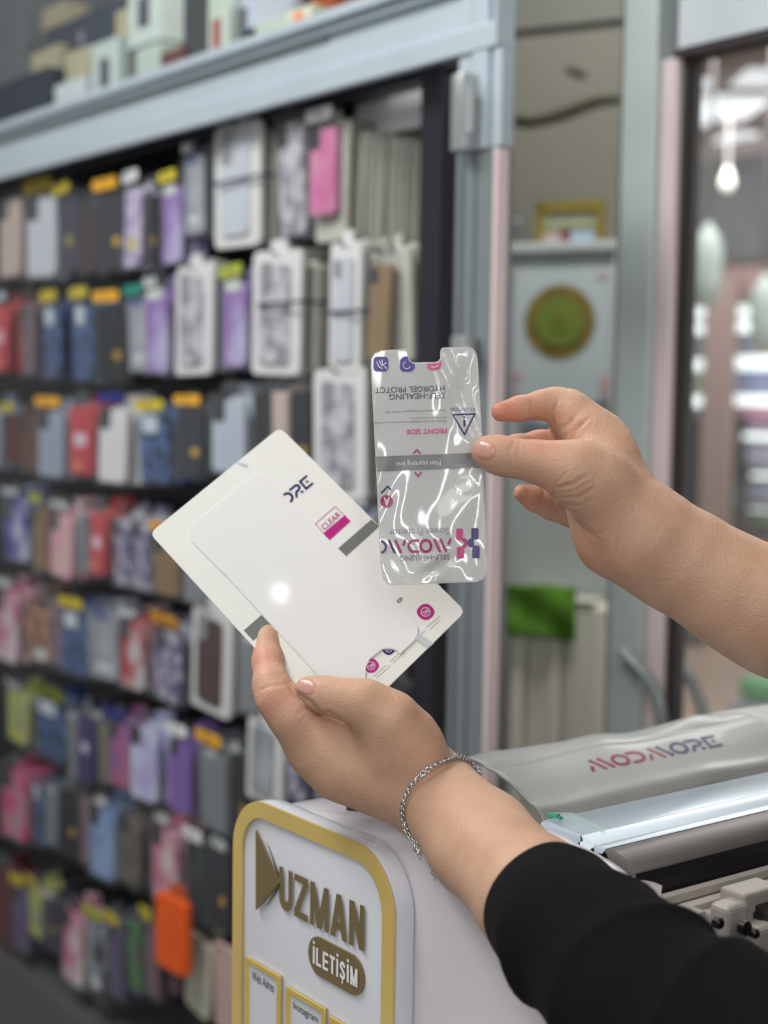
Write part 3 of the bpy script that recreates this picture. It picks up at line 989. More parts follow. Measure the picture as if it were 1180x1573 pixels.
# x0, x1, y0, y1, colour, tag, style (c clear bag, w white card pack), how many behind
ROWS = [
    [(0, 40, 288, 432, 'beige', None, 'c', 3), (42, 92, 285, 432, 'silver', 'y', 'c', 3), (84, 122, 290, 425, 'navy', 'y', 'c', 3), (122, 148, 300, 425, 'darkbrown', None, 'c', 2),
     (150, 190, 283, 422, 'charcoal', 'o', 'c', 3), (192, 228, 272, 418, 'floralwhite', 'w', 'c', 2), (229, 245, 285, 415, 'black', None, 'c', 2), (246, 288, 272, 411, 'lavender', 'y', 'c', 2),
     (279, 322, 224, 366, 'clear', None, 'c', 3), (329, 405, 188, 380, 'white', None, 'w', 3), (421, 474, 162, 370, 'marble', None, 'c', 3), (475, 526, 178, 338, 'pink', 'w', 'c', 0), (488, 540, 188, 372, 'white', None, 'e', 12)],
    [(-12, 22, 455, 577, 'red', None, 'c', 3), (27, 60, 452, 582, 'dusty', None, 'c', 3), (64, 102, 455, 586, 'bluefloral', 'y', 'c', 3), (110, 149, 450, 590, 'bluefloral', 'y', 'c', 3),
     (150, 193, 455, 592, 'black', 'o', 'c', 3), (195, 232, 446, 576, 'clear', 't', 'c', 2), (220, 264, 430, 580, 'lavender', None, 'c', 2), (269, 333, 407, 577, 'marble', None, 'w', 2),
     (338, 391, 417, 571, 'lavender', 'g', 'c', 2), (395, 462, 385, 577, 'marble', None, 'w', 6), (511, 556, 372, 575, 'silver', None, 'w', 3), (570, 612, 385, 560, 'tan', None, 'c', 1), (590, 630, 380, 555, 'white', None, 'e', 3)],
    [(-20, 8, 612, 725, 'greyblue', None, 'c', 2), (8, 29, 625, 716, 'maroon', 'y', 'c', 2), (34, 62, 625, 728, 'brown', None, 'c', 2), (62, 102, 617, 738, 'greyblue', 'o', 'c', 3), (107, 149, 610, 735, 'red', None, 'c', 3),
     (155, 203, 612, 747, 'white', 'b', 'c', 3), (214, 262, 622, 747, 'bluefloral', 'y', 'c', 3), (274, 320, 615, 738, 'charcoal', 'o', 'c', 2), (324, 386, 598, 732, 'steel', None, 'c', 2),
     (386, 428, 585, 745, 'black', None, 'c', 2), (420, 446, 582, 745, 'beige', None, 'c', 1), (444, 486, 580, 750, 'black', None, 'c', 2), (485, 560, 566, 768, 'marble', None, 'w', 4), (590, 640, 560, 760, 'clear', None, 'c', 2)],
    [(3, 46, 752, 866, 'blueshape', None, 'c', 3), (48, 76, 765, 882, 'tan', 'g', 'c', 2), (74, 122, 772, 892, 'pinkbeige', None, 'c', 3), (120, 136, 775, 885, 'grey', None, 'c', 2),
     (139, 172, 773, 888, 'red', None, 'c', 3), (172, 206, 782, 905, 'purplefloral', None, 'c', 2), (204, 240, 786, 912, 'purplefloral', None, 'c', 2), (238, 278, 808, 920, 'tan', 'o', 'c', 3),
     (283, 325, 840, 930, 'grey', None, 'c', 2), (330, 372, 850, 945, 'white', None, 'c', 2), (480, 530, 770, 880, 'navy', None, 'c', 2), (545, 585, 770, 885, 'clear', None, 'c', 2)],
    [(-8, 36, 892, 1020, 'palepink', None, 'c', 3), (40, 84, 905, 1022, 'darkfloral', None, 'c', 3), (80, 98, 912, 1025, 'mauve', None, 'c', 1), (98, 136, 925, 1040, 'bluefloral', 'y', 'c', 3),
     (136, 182, 928, 1047, 'clear', None, 'c', 3), (186, 228, 938, 1062, 'redwhite', None, 'c', 3), (234, 292, 952, 1082, 'purplefloral', 'o', 'c', 3), (296, 362, 932, 1096, 'chocolate', None, 'w', 3),
     (366, 404, 958, 1100, 'grey', None, 'c', 3), (600, 634, 1040, 1130, 'black', None, 'c', 2)],
    [(8, 52, 1050, 1145, 'greygreen', None, 'c', 2), (56, 106, 1062, 1172, 'bluefloral', 'g', 'c', 3), (104, 122, 1080, 1200, 'grey', None, 'c', 1), (121, 152, 1088, 1206, 'deeppurple', None, 'c', 3),
     (151, 170, 1095, 1205, 'olive', None, 'c', 1), (170, 204, 1096, 1212, 'rose', 'b', 'c', 2), (203, 246, 1102, 1234, 'lilac', None, 'c', 2), (262, 300, 1120, 1252, 'purple', 'w', 'c', 3),
     (303, 356, 1132, 1282, 'grey', 'o', 'c', 2), (354, 386, 1142, 1290, 'black', None, 'c', 2), (385, 436, 1105, 1232, 'clear', None, 'w', 3), (436, 470, 1120, 1235, 'purplefloral', None, 'c', 2)],
    [(4, 46, 1168, 1292, 'magenta', None, 'c', 3), (49, 74, 1190, 1300, 'bluefloral', None, 'c', 2), (73, 92, 1195, 1300, 'grey', None, 'c', 1), (94, 126, 1200, 1312, 'black', None, 'c', 2), (126, 140, 1210, 1330, 'mauve', None, 'c', 1),
     (139, 180, 1226, 1352, 'paleblue', None, 'c', 2), (180, 226, 1238, 1362, 'taupe', None, 'c', 3), (230, 282, 1252, 1392, 'palepink', None, 'c', 2), (284, 326, 1280, 1424, 'darkgreen', 'w', 'c', 2), (324, 362, 1290, 1430, 'charcoal', None, 'c', 2)],
    [(-12, 24, 1320, 1450, 'maroon', None, 'c', 2), (22, 46, 1350, 1462, 'plum', 'y', 'c', 2), (44, 68, 1350, 1442, 'greygreen', 'y', 'c', 2), (71, 92, 1370, 1462, 'navy', None, 'c', 2),
     (98, 134, 1385, 1515, 'palepink', None, 'c', 2), (134, 168, 1400, 1535, 'blackwhite', 'g', 'c', 2), (167, 192, 1408, 1535, 'plum', 'y', 'c', 2), (194, 217, 1402, 1525, 'greengrey', None, 'c', 1),
     (219, 246, 1400, 1535, 'mauve', 'y', 'c', 2), (246, 290, 1356, 1490, 'orange', None, 'o', 0), (290, 332, 1440, 1556, 'cream', None, 's', 1), (333, 366, 1452, 1585, 'palerose', None, 's', 1)]]
ROWN = ['top', 'second', 'third', 'fourth', 'fifth', 'sixth', 'seventh', 'lowest']
ORD = ['first', 'second', 'third', 'fourth', 'fifth', 'sixth', 'seventh', 'eighth', 'ninth', 'tenth', 'eleventh', 'twelfth', 'thirteenth', 'fourteenth']
mesh_cache = {}


def case_mat(c, deep=False):
    base, pat = COLS[c]
    if pat:
        return mat('case_' + c, base, rough=.42, spec=.35, rgb2=pat[0], pattern=pat[1], pscale=pat[2])
    return mat('case_' + c, base, rough=.42, spec=.35, noise=.06, nscale=12)


FEAT = {'bluefloral': [(-.06, .24, .42, .20, (196, 208, 216))], 'red': [(0, .52, .42, .16, (222, 190, 208)), (-.12, .84, .36, .10, (214, 128, 84))],
        'lavender': [(0, .14, .5, .12, (204, 214, 204))], 'charcoal': [(.2, .64, .22, .10, (196, 156, 44))], 'clear': [(0, .14, .5, .10, (84, 92, 136)), (.05, .8, .4, .1, (206, 206, 214))],
        'floralwhite': [(.08, .72, .4, .14, (196, 186, 60))], 'black': [(.22, .66, .2, .10, (180, 144, 40))], 'navy': [(.15, .6, .3, .12, (150, 140, 60))],
        'grey': [(0, .16, .3, .08, (190, 194, 198))], 'deeppurple': [(.05, .5, .34, .12, (200, 200, 210))], 'chocolate': [(-.12, .14, .26, .12, (176, 172, 170))],
        'blackwhite': [(0, .8, .4, .12, (206, 210, 214))], 'darkfloral': [(.1, .84, .4, .14, (200, 200, 200))], 'greygreen': [(0, .82, .6, .14, (196, 196, 70))]}
hl = random.Random(11)


def make_pack(root, W, H, col, tg, style):
    """hang pack in the root's frame: x to the right, z up, front towards -y, hole at the origin"""
    ht = .022
    if style == 's':      # plain soft pouch
        m_ = LMB()
        m_.prism(rrect(W, H, W * .12), Vector((0, .004, -H / 2)), X_, Z_, -Y_, .012, bev=.003)
        m_.build('pouch', case_mat(col), root)
    elif style == 'o':
        m_ = LMB()
        m_.prism(rrect(W, H * .86, W * .14), Vector((0, .006, -H * .57)), X_, Z_, -Y_, .016, bev=.004)
        m_.build('pouch', case_mat(col), root)
        m_ = LMB()
        m_.prism(rrect(W * .5, H * .2, W * .08), Vector((W * .12, .002, -H * .1)), X_, Z_, -Y_, .004)
        m_.build('hang_tab', mat('orange_tab', (190, 84, 44), rough=.4), root)
    elif style in ('w', 'e'):
        m_ = LMB()
        m_.prism(rrect(W, H, W * .10), Vector((0, .006, -H / 2)), X_, Z_, -Y_, .010, bev=.002)
        m_.prism(rrect(W * .34, ht, W * .08), Vector((0, .003, ht * .3)), X_, Z_, -Y_, .003)
        m_.build('backing_card', CARD if style == 'w' else EDGE, root)
        if style == 'w':
            m_ = LMB()
            m_.prism(rrect(W * .62, H * .80, W * .10), Vector((0, -.004, -H * .51)), X_, Z_, -Y_, .005, bev=.002)
            m_.build('phone_case', case_mat(col if col != 'white' else 'silver'), root)
            m_ = LMB()
            m_.prism(rrect(W * .22, W * .34, W * .07), Vector((-W * .15, -.009, -H * .20)), X_, Z_, -Y_, .002, bev=.0008)
            m_.build('camera_cutout', mat('cutout_grey', (140, 142, 146), rough=.3), root)
    else:
        m_ = LMB()
        m_.prism(rrect(W * .78, H * .84, W * .11), Vector((0, .004, -H * .54)), X_, Z_, -Y_, .011, bev=.003)
        m_.build('phone_case', case_mat(col), root)
        for (fx, fy_, fw, fh, fc) in FEAT.get(col, []):
            m_ = LMB()
            m_.prism(rrect(W * fw, H * fh, W * .05), Vector((W * fx, -.0068, -H * fy_)), X_, Z_, -Y_, .0008)
            m_.build('printed_patch', mat('patch_%d_%d_%d' % fc, fc, rough=.4), root)
        if hl.random() < .42 and not tg:
            m_ = LMB()
            m_.prism(rrect(W * hl.uniform(.35, .7), H * .10, W * .06), Vector((W * hl.uniform(-.1, .1), -.0115, -H * .02)), X_, Z_, -Y_, .0015)
            m_.build('header_tag', mat('tag_silver', (196, 200, 202), rough=.3), root, label='silvery header tag')
        if W > .055 and col not in FEAT:
            m_ = LMB()
            m_.prism(rrect(W * .3, W * .34, W * .08), Vector((-W * .2, -.007, -H * .22)), X_, Z_, -Y_, .002, bev=.0008)
            m_.build('camera_cutout', CAMM if col != 'black' else mat('cutout_grey2', (90, 92, 98), rough=.3), root)
        m_ = LMB()
        m_.prism(rrect(W, H * .97, W * .10), Vector((0, .0065, -H * .515)), X_, Z_, -Y_, .0165, bev=.003)
        m_.prism(rrect(W * .4, ht, W * .1), Vector((0, .002, ht * .3 - H * .02)), X_, Z_, -Y_, .002)
        m_.build('clear_sleeve', SLV, root)
    if tg:
        c_, n_ = TAGS[tg]
        m_ = LMB()
        m_.prism(rrect(W * .82, H * .13, W * .08), Vector((0, -.0115, -H * .0)), X_, Z_, -Y_, .002, bev=.0005)
        m_.build('header_tag', mat('tag_' + n_.replace(' ', '_'), c_, rough=.45, noise=.12, nscale=60), root, label=n_ + ' header tag')


rnd = random.Random(3)
for ri, row in enumerate(ROWS):
    for hi, (x0, x1, y0, y1, col, tg, style, nb) in enumerate(row):
        yf = 1.25 if style != 'e' else 1.262
        if style == 'o':
            yf = 1.20
        ym = (y0 + y1) / 2
        a, b = PY(x0, ym, yf), PY(x1, ym, yf)
        xm = (x0 + x1) / 2
        zt, zb_ = PY(xm, y0, yf).z, PY(xm, y1, yf).z
        W, H = (b.x - a.x) * .99, (zt - zb_)
        cw = WORD.get(col, col)
        place = '%s hook from left in %s row' % (ORD[hi], ROWN[ri])
        tl = (', %s tag' % TAGS[tg][1]) if tg else ''
        kindw = {'c': 'phone case', 'w': 'phone case on card', 'e': 'blister pack', 'o': 'pouch', 's': 'pouch'}[style]
        rot = (math.radians(rnd.uniform(-2, 3)), math.radians(rnd.uniform(-2.2, 2.2)), math.radians(rnd.uniform(-7, 7)))
        root = empty('phone_case_pack', ((a.x + b.x) / 2, yf, zt), '%s %s%s, %s' % (cw, kindw, tl, place), 'phone case',
                     'phone case packs hanging in the %s row' % ROWN[ri], rot)
        make_pack(root, W, H, col, tg, style)
        # packs behind it on the same hook: plain bodies, one mesh each
        dy = .0165 if style != 'e' else .0125
        src = None
        for k in range(nb):
            rz = (rot[0] + math.radians(rnd.uniform(-1, 1)), rot[1] + math.radians(rnd.uniform(-1, 1)), rot[2] + math.radians(rnd.uniform(-3, 3)))
            lab = '%s pack behind front one, %s' % (cw, place)
            loc = ((a.x + b.x) / 2 + rnd.uniform(-.002, .002), yf + .014 + dy * (k + 1), zt + rnd.uniform(-.003, .002))
            if src is None:
                m_ = LMB()
                m_.prism(rrect(W * (.98 if style in 'we' else .78), H * .90, W * .10), Vector((0, .005, -H * .52)), X_, Z_, -Y_, .011, bev=.003)
                m_.prism(rrect(W * .34, .02, W * .08), Vector((0, .001, 0)), X_, Z_, -Y_, .002, mi=0)
                src = m_.build('phone_case_pack', EDGE if style in 'we' else case_mat(col), None)
                src.location = loc
                o = src
            else:
                o = src.copy()
                COL.objects.link(o)
                o.location = loc
            o.rotation_euler = rz
            tag(o, lab, 'phone case', 'phone case packs hanging in the %s row' % ROWN[ri])
        if style != 'o':
            m_ = MB().tube([(root.location.x, PANEL_Y, zt - .004), (root.location.x, yf - .012, zt - .004), (root.location.x, yf - .018, zt + .004)], .0022, n=6)
            m_.build('peg_hook', PEG, smooth=True, loc=(root.location.x, PANEL_Y, zt), label='thin steel peg, %s' % place, cat='hook',
                     group='steel pegs on the black display panel')
# dark elastic bands round two white stacks in the photo
for (xc, yc, wpx, Y0, Y1, lab) in ((430, 468, 66, 1.235, 1.36, 'dark elastic band round the white pack stack in the second row'), (367, 283, 76, 1.235, 1.33, 'dark elastic band round the white pack stack in the top row'),
                                   (534, 480, 50, 1.235, 1.37, 'dark elastic band round the silver pack stack in the second row')):
    a, b = PY(xc - wpx / 2 - 1, yc, Y0), PY(xc + wpx / 2 + 1, yc, Y0)
    z = a.z
    MB().tube([(a.x, Y0, z), (b.x, Y0, z), (b.x + .002, Y1, z), (a.x, Y1, z)], .0025, n=6, closed=True).build('elastic_band', mat('band_dark', (50, 54, 84), rough=.6), label=lab, cat='band')

# ================================================================ CUTTING MACHINE
MW = mat('machine_white', (222, 216, 222), rough=.22, noise=.02, nscale=6, coat=.4)
ALB = mat('rail_aluminium', (206, 218, 228), rough=.28, metal=.55)
GRM = mat('roller_grey', (112, 110, 108), rough=.35, metal=.35, noise=.05, nscale=30)
WBAR = mat('bar_offwhite', (170, 164, 158), rough=.45, noise=.03, nscale=20)
LID = mat('lid_grey', (158, 161, 158), rough=.38, metal=.05, noise=.03, nscale=10, coat=.2)
YI, YO = .660, .5885


def sc_(x, z):
    return (x * 1.1, CAM_Z - (CAM_Z - z) * 1.1)


LEN = 1.05
mach = empty('cutting_machine', (-.72, YI, .90), 'white film cutting machine with long metal rails and a grey lid, under the black sleeve', 'cutting machine')


def smooth_profile(pts, n=6):
    out = []
    P_ = [Vector((p[0], p[1], 0)) for p in pts]
    for i in range(len(P_) - 1):
        p0, p1, p2, p3 = P_[max(i - 1, 0)], P_[i], P_[i + 1], P_[min(i + 2, len(P_) - 1)]
        for j in range(n):
            t = j / n
            q = 0.5 * ((2 * p1) + (p2 - p0) * t + (2 * p0 - 5 * p1 + 4 * p2 - p3) * t * t + (-p0 + 3 * p1 - 3 * p2 + p3) * t ** 3)
            out.append((q.x, q.y))
    out.append((P_[-1].x, P_[-1].y))
    return out


def q6(px, py, Y=YI):
    p = PY(px, py, Y)
    return (p.x, p.z)


top_pts = [sc_(-.878, .98), sc_(-.876, 1.12), sc_(-.868, 1.152), sc_(-.846, 1.168), sc_(-.78, 1.178), sc_(-.71, 1.192), q6(850, 1266), q6(905, 1291), q6(950, 1314), q6(975, 1332), q6(989, 1352), q6(991, 1385), (q6(991, 1385)[0], .96)]
prof = smooth_profile(top_pts, 6) + [(q6(991, 1385)[0], .90), (-.9658, .90)]
mb = MB().prism(prof, Vector((0, YI, 0)), X_, Z_, -Y_, YI - YO, bev=.014, seg=4)
mb.build('end_cap', MW, mach, smooth=True, auto=50)
# dark seam on the cap top, partly under the hand
zt_ = sc_(0, 1.178)[1]
a, b = PZ(532, 1243, zt_), PZ(588, 1262, zt_)
mb = MB()
mb.box(((a.x + b.x) / 2, (a.y + b.y) / 2 + .004, zt_ + .001), (abs(b.x - a.x) / 2, .006, .003), bev=.001)
mb.build('slot_cover', BLK, mach, label='black slot in the white end cap')


def rail(name, pts, m, length=LEN, y0=YI - .004, thick=None, parent=mach, sm=True, label=None, auto=50):
    """cross-section given by frame points at the inner face of the end cap, swept along the machine"""
    q = [q6(*p) for p in pts]
    return MB().prism(q, Vector((0, y0 + length, 0)), X_, Z_, -Y_, length, bev=0).build(name, m, parent, smooth=sm, auto=auto, label=label, recalc=True)


rail('bed_plate', [(838, 1262), (846, 1258), (900, 1281), (903, 1290), (880, 1300), (840, 1290)], mat('bed_bluewhite', (196, 212, 222), rough=.25, metal=.45), label='pale blue grey aluminium bed')
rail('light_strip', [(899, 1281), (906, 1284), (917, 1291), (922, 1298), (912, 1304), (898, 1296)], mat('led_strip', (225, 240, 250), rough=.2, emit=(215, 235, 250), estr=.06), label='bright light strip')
rail('grooved_rail', [(920, 1297), (930, 1296), (938, 1302), (932, 1310), (920, 1308)], ALB)
rail('grey_roller', [(936, 1303), (946, 1303), (962, 1312), (976, 1324), (986, 1338), (988, 1352), (980, 1356), (950, 1340)], GRM)
rail('black_strip', [(984, 1340), (988, 1340), (991, 1352), (992, 1372), (990, 1380), (980, 1378)], mat('rubber_black', (14, 14, 16), rough=.45))
rail('front_bar', [(986, 1381), (1001, 1378), (1006, 1384), (1007, 1396), (1001, 1400), (986, 1398)], WBAR)
rail('second_bar', [(990, 1402), (1012, 1398), (1020, 1405), (1022, 1420), (1012, 1426), (990, 1424)], WBAR)
rail('groove', [(986, 1396), (1004, 1394), (1010, 1400), (1006, 1408), (990, 1408)], mat('groove_grey', (104, 96, 90), rough=.5))
rail('inner_body', [(850, 1300), (980, 1352), (986, 1440), (980, 1560), (850, 1500)], mat('inner_dark', (72, 70, 70), rough=.5))
rail('table_strip', [(986, 1428), (1030, 1424), (1060, 1450), (1056, 1470), (986, 1470)], mat('strip_taupe', (118, 110, 104), rough=.4, metal=.2))
# right end housing of the gap beneath the lid
# carriage with hinge block, pins
CX = q6(1010, 1410)[0]


def mpt(px, py, dX=0.0):
    return PX(px, py + 16, CX + dX)


car = MB()
ym = mpt(1140, 1390, .02).y
zc = mpt(1140, 1390, .02)
CARM = mat('carriage_offwhite', (158, 152, 146), rough=.4)
a, b = mpt(1120, 1378, .02), mpt(1175, 1400, .02)
car.box((CX + .022, (a.y + b.y) / 2, a.z - .002), (.010, abs(b.y - a.y) / 2, .013), bev=.002)
c = mpt(1112, 1400, .022)
car.box((CX + .026, c.y, c.z), (.008, .010, .014), bev=.004, seg=3)
car.box((CX + .03, mpt(1150, 1418, .03).y, mpt(1150, 1418, .03).z), (.016, .012, .010), bev=.004, seg=3)
car.box((CX + .016, (a.y + b.y) / 2, a.z - .020), (.008, abs(b.y - a.y) / 2 + .01, .008), bev=.002)
co = car.build('carriage', CARM, mach)
for (x, y, r, dx) in ((1107, 1403, .0035, .036), (1148, 1411, .0045, .049), (1162, 1419, .003, .049)):
    p = mpt(x, y, dx)
    MB().tube([p - X_ * .004, p, p + X_ * .001], [r, r, r * .7], n=14).tube([p + X_ * .0005, p + X_ * .0015], [r * .45, r * .45], n=6).build(
        'screw', mat('screw_dark', (46, 44, 44), rough=.3, metal=.7), co, smooth=True, auto=40)
p = mpt(1172, 1402, .03)
MB().tube([p - Y_ * .01, p + Y_ * .05], .014, n=20).tube([p - Y_ * .012, p - Y_ * .006], .010, n=20).build('pinch_wheel', mat('wheel_black', (34, 34, 36), rough=.4), co, smooth=True, auto=40)
for px_ in (1062, 1098):
    p = mpt(px_, 1404, .012)
    MB().box(p, (.006, .007, .009), bev=.002).build('clip', CARM, mach)
# ---- lid: sheet swept along the machine, with small waves
YL0 = .72
lp = [(727, 1168), (733, 1163), (745, 1166), (757, 1172), (764, 1177), (775, 1181), (800, 1200), (826, 1226), (840, 1238), (846, 1250), (850, 1262), (848, 1272)]
q = smooth_profile([q6(x, y, YL0) for x, y in lp], 4)
Ltop = PX(1138, 1086, q[4][0]).y
NL = 70
vs, fs = [], []
for i in range(NL + 1):
    t = i / NL
    y = YL0 - .01 + (Ltop - YL0) * t
    for j, (x, z) in enumerate(q):
        s_ = j / (len(q) - 1)
        wv = .0014 * math.sin(t * 17 + s_ * 5) * (1 - s_) + .0010 * math.sin(t * 31 + s_ * 3) * abs(s_ - .5) + .0012 * math.sin(t * 9 - s_ * 4)
        vs.append((x, y, z + wv))
n_ = len(q)
for i in range(NL):
    for j in range(n_ - 1):
        fs.append((i * n_ + j, (i + 1) * n_ + j, (i + 1) * n_ + j + 1, i * n_ + j + 1))
lid = MB().add(vs, fs).build('lid', LID, mach, smooth=True, label='grey lid with the two-colour lettering')
md = lid.modifiers.new('thick', 'SOLIDIFY')
md.thickness = .0016
md.offset = 0
# the lid goes on to the right at a lower level, without the ridge
qr = [(x - .0, z - .012) for x, z in q[14:]]
qr = [(q[14][0] - .05, q[14][1] - .006)] + qr
qr = qr + [(x, z - .004) for x, z in qr[::-1]]
MB().prism(qr, Vector((0, Ltop + .45, 0)), X_, Z_, -Y_, .47).build('lid_extension', LID, mach, recalc=True)
lid_bvh = BVHTree.FromPolygons([Vector(v) for v in vs], fs)


def on_lid(px, py, h=.0012):
    r = ray(px, py)
    hit, nrm, _, _ = lid_bvh.ray_cast(C0, r.normalized())
    if hit is None:
        hit = PX(px, py, q[14][0])
        nrm = Z_
    if nrm.dot(r) > 0:
        nrm = -nrm
    return hit + nrm * h


def px_text(mb, vf, fit, mapper, mi=0, rot180=False, quad=None):
    """place 2D geometry: fit = source bbox (x0, x1, y0, y1); quad = frame points of the text's lower left, lower right, upper left corners as read"""
    vs_, fs_ = vf
    x0, x1, y0, y1 = fit
    o_, ex, ey = quad
    out = []
    for v in vs_:
        u, w_ = (v[0] - x0) / (x1 - x0), (v[1] - y0) / (y1 - y0)
        out.append(mapper(o_[0] + (ex[0] - o_[0]) * u + (ey[0] - o_[0]) * w_, o_[1] + (ex[1] - o_[1]) * u + (ey[1] - o_[1]) * w_))
    mb.add(out, fs_, mi)


def bbox(vs_):
    xs_ = [v[0] for v in vs_]
    ys_ = [v[1] for v in vs_]
    return (min(xs_), max(xs_), min(ys_), max(ys_))


CRIM = mat('logo_crimson', (140, 40, 66), rough=.4)
INDG = mat('logo_indigo', (52, 44, 96), rough=.4)
L, tw = logo_letters('MODMORE')
mb1, mb2 = MB(), MB()
tmap = {0: mb1, 1: mb1, 2: mb1, 3: mb1, 4: mb2, 5: mb2, 6: mb2}
nm = 0
for k, (li, v, f) in enumerate(L):
    tgt = tmap[li]
    if li == 3:
        nm += 1
        tgt = mb1 if nm < 3 else mb2
    px_text(tgt, (v, f), (0, tw, 0, 1), on_lid, quad=((910, 1187), (1114, 1146), (893, 1171)))
mb1.build('crimson_lettering', CRIM, lid, label='crimson half of the lettering')
mb2.build('indigo_lettering', INDG, lid, label='indigo half of the lettering')
# crumpled clear film scrap at the lid corner
sc = [(840, 1266), (852, 1258), (872, 1262), (888, 1270), (915, 1276), (930, 1288), (905, 1300), (884, 1290), (862, 1284)]
vs = []
rnd = random.Random(5)
for (x, y) in sc:
    p = PY(x, y, YI + .012)
    vs.append(p + Vector((0, 0, rnd.uniform(0, .006))))
cpt_ = PY(880, 1276, YI + .012) + Vector((0, 0, .012))
vs.append(cpt_)
fs = [(i, (i + 1) % len(sc), len(sc)) for i in range(len(sc))]
o = MB().add(vs, fs).build('clear_film_scrap', mat('scrap_clear', (208, 226, 220), rough=.05, alpha=.45, spec=.9), label='crumpled clear film scrap at the left end of the rails, by the black cuff', cat='film scrap')
md = o.modifiers.new('thick', 'SOLIDIFY')
md.thickness = .0006
mb = MB()
for (x, y, x2, y2) in ((842, 1266, 858, 1270), (846, 1272, 862, 1274)):
    mb.tube([PY(x, y, YI + .006) + Z_ * .006, PY(x2, y2, YI + .006) + Z_ * .007], .0018, n=6)
mb.build('green_print', mat('scrap_green', (60, 150, 124), rough=.3), o)
# counter under the machine
cnt = empty('counter', (-.72, 1.0, 0), 'pale counter with a grey top carrying the cutting machine', 'counter')
MB().box((-.72, 1.02, .88), (.29, .60, .02), bev=.003).build('worktop', mat('counter_grey', (150, 148, 146), rough=.5), cnt)
MB().box((-.72, 1.02, .43), (.26, .56, .429)).build('body', mat('counter_white', (190, 188, 186), rough=.5), cnt)

# ================================================================ SIGN BOARD
YS = .572
GOLD = mat('gold_mirror', (216, 188, 112), rough=.28, metal=.15, noise=.06, nscale=14)
GOLD2 = mat('gold_mirror_edge', (236, 204, 110), rough=.2, metal=.4)
ACR = mat('acrylic_white', (214, 216, 222), rough=.12, coat=.5)
OLV = mat('sign_bronze', (116, 100, 66), rough=.4)
sxl, sxr = PY(361, 1400, YS).x, PY(607, 1480, YS).x
szt = (PY(397, 1228, YS).z + PY(545, 1291, YS).z) / 2
szb = szt - .30
sign = empty('sign_board', ((sxl + sxr) / 2, YS, szb), 'white acrylic shop sign with a gold border and bronze lettering on the machine end', 'sign')
SWd, SHt = sxr - sxl, szt - szb
scx, scz = (sxl + sxr) / 2, (szt + szb) / 2
MB().prism(rrect(SWd, SHt, .042, 14), Vector((scx, YO - .0005, scz)), X_, Z_, -Y_, YO - YS - .001, bev=.002).build('board', ACR, sign, smooth=True, auto=40)
# border ring
oo, ii = rrect(SWd, SHt, .042, 14), rrect(SWd - .0235, SHt - .0235, .031, 14)
n = len(oo)
vs, fs = [], []
for (ring, y) in ((oo, YS), (ii, YS), (oo, YS - .0022), (ii, YS - .0022)):
    vs += [(scx + x, y, scz + z) for x, z in ring]
for i in range(n):
    j = (i + 1) % n
    fs += [(2 * n + i, 2 * n + j, 3 * n + j, 3 * n + i), (i, j, 2 * n + j, 2 * n + i), (n + i, 3 * n + i, 3 * n + j, n + j)]
MB().add(vs, fs).build('gold_border', GOLD, sign, recalc=True)


def sq(px, py, h=.0008):
    return PY(px, py, YS - h)


def srect(x0, x1, z0, z1, h, mb, mi=0, r=.0, th=.0008):
    mb.prism(rrect(x1 - x0, z1 - z0, r, 6) if r else [(-(x1 - x0) / 2, -(z1 - z0) / 2), ((x1 - x0) / 2, -(z1 - z0) / 2), ((x1 - x0) / 2, (z1 - z0) / 2), (-(x1 - x0) / 2, (z1 - z0) / 2)],
             Vector(((x0 + x1) / 2, YS - h, (z0 + z1) / 2)), X_, Z_, -Y_, th, mi)
    return mb


def fit_sign(s, x0, x1, z0, z1, h, bold=0.0, extr=.0):
    v, f = text2d(s, 1.0, bold)
    b0, b1, c0, c1 = bbox(v)
    out = [(x0 + (p[0] - b0) / (b1 - b0) * (x1 - x0), YS - h, z0 + (p[1] - c0) / (c1 - c0) * (z1 - z0)) for p in v]
    return MB().add(out, f)


def mz(pts):
    return sum(PY(x, y, YS).z for x, y in pts) / len(pts)


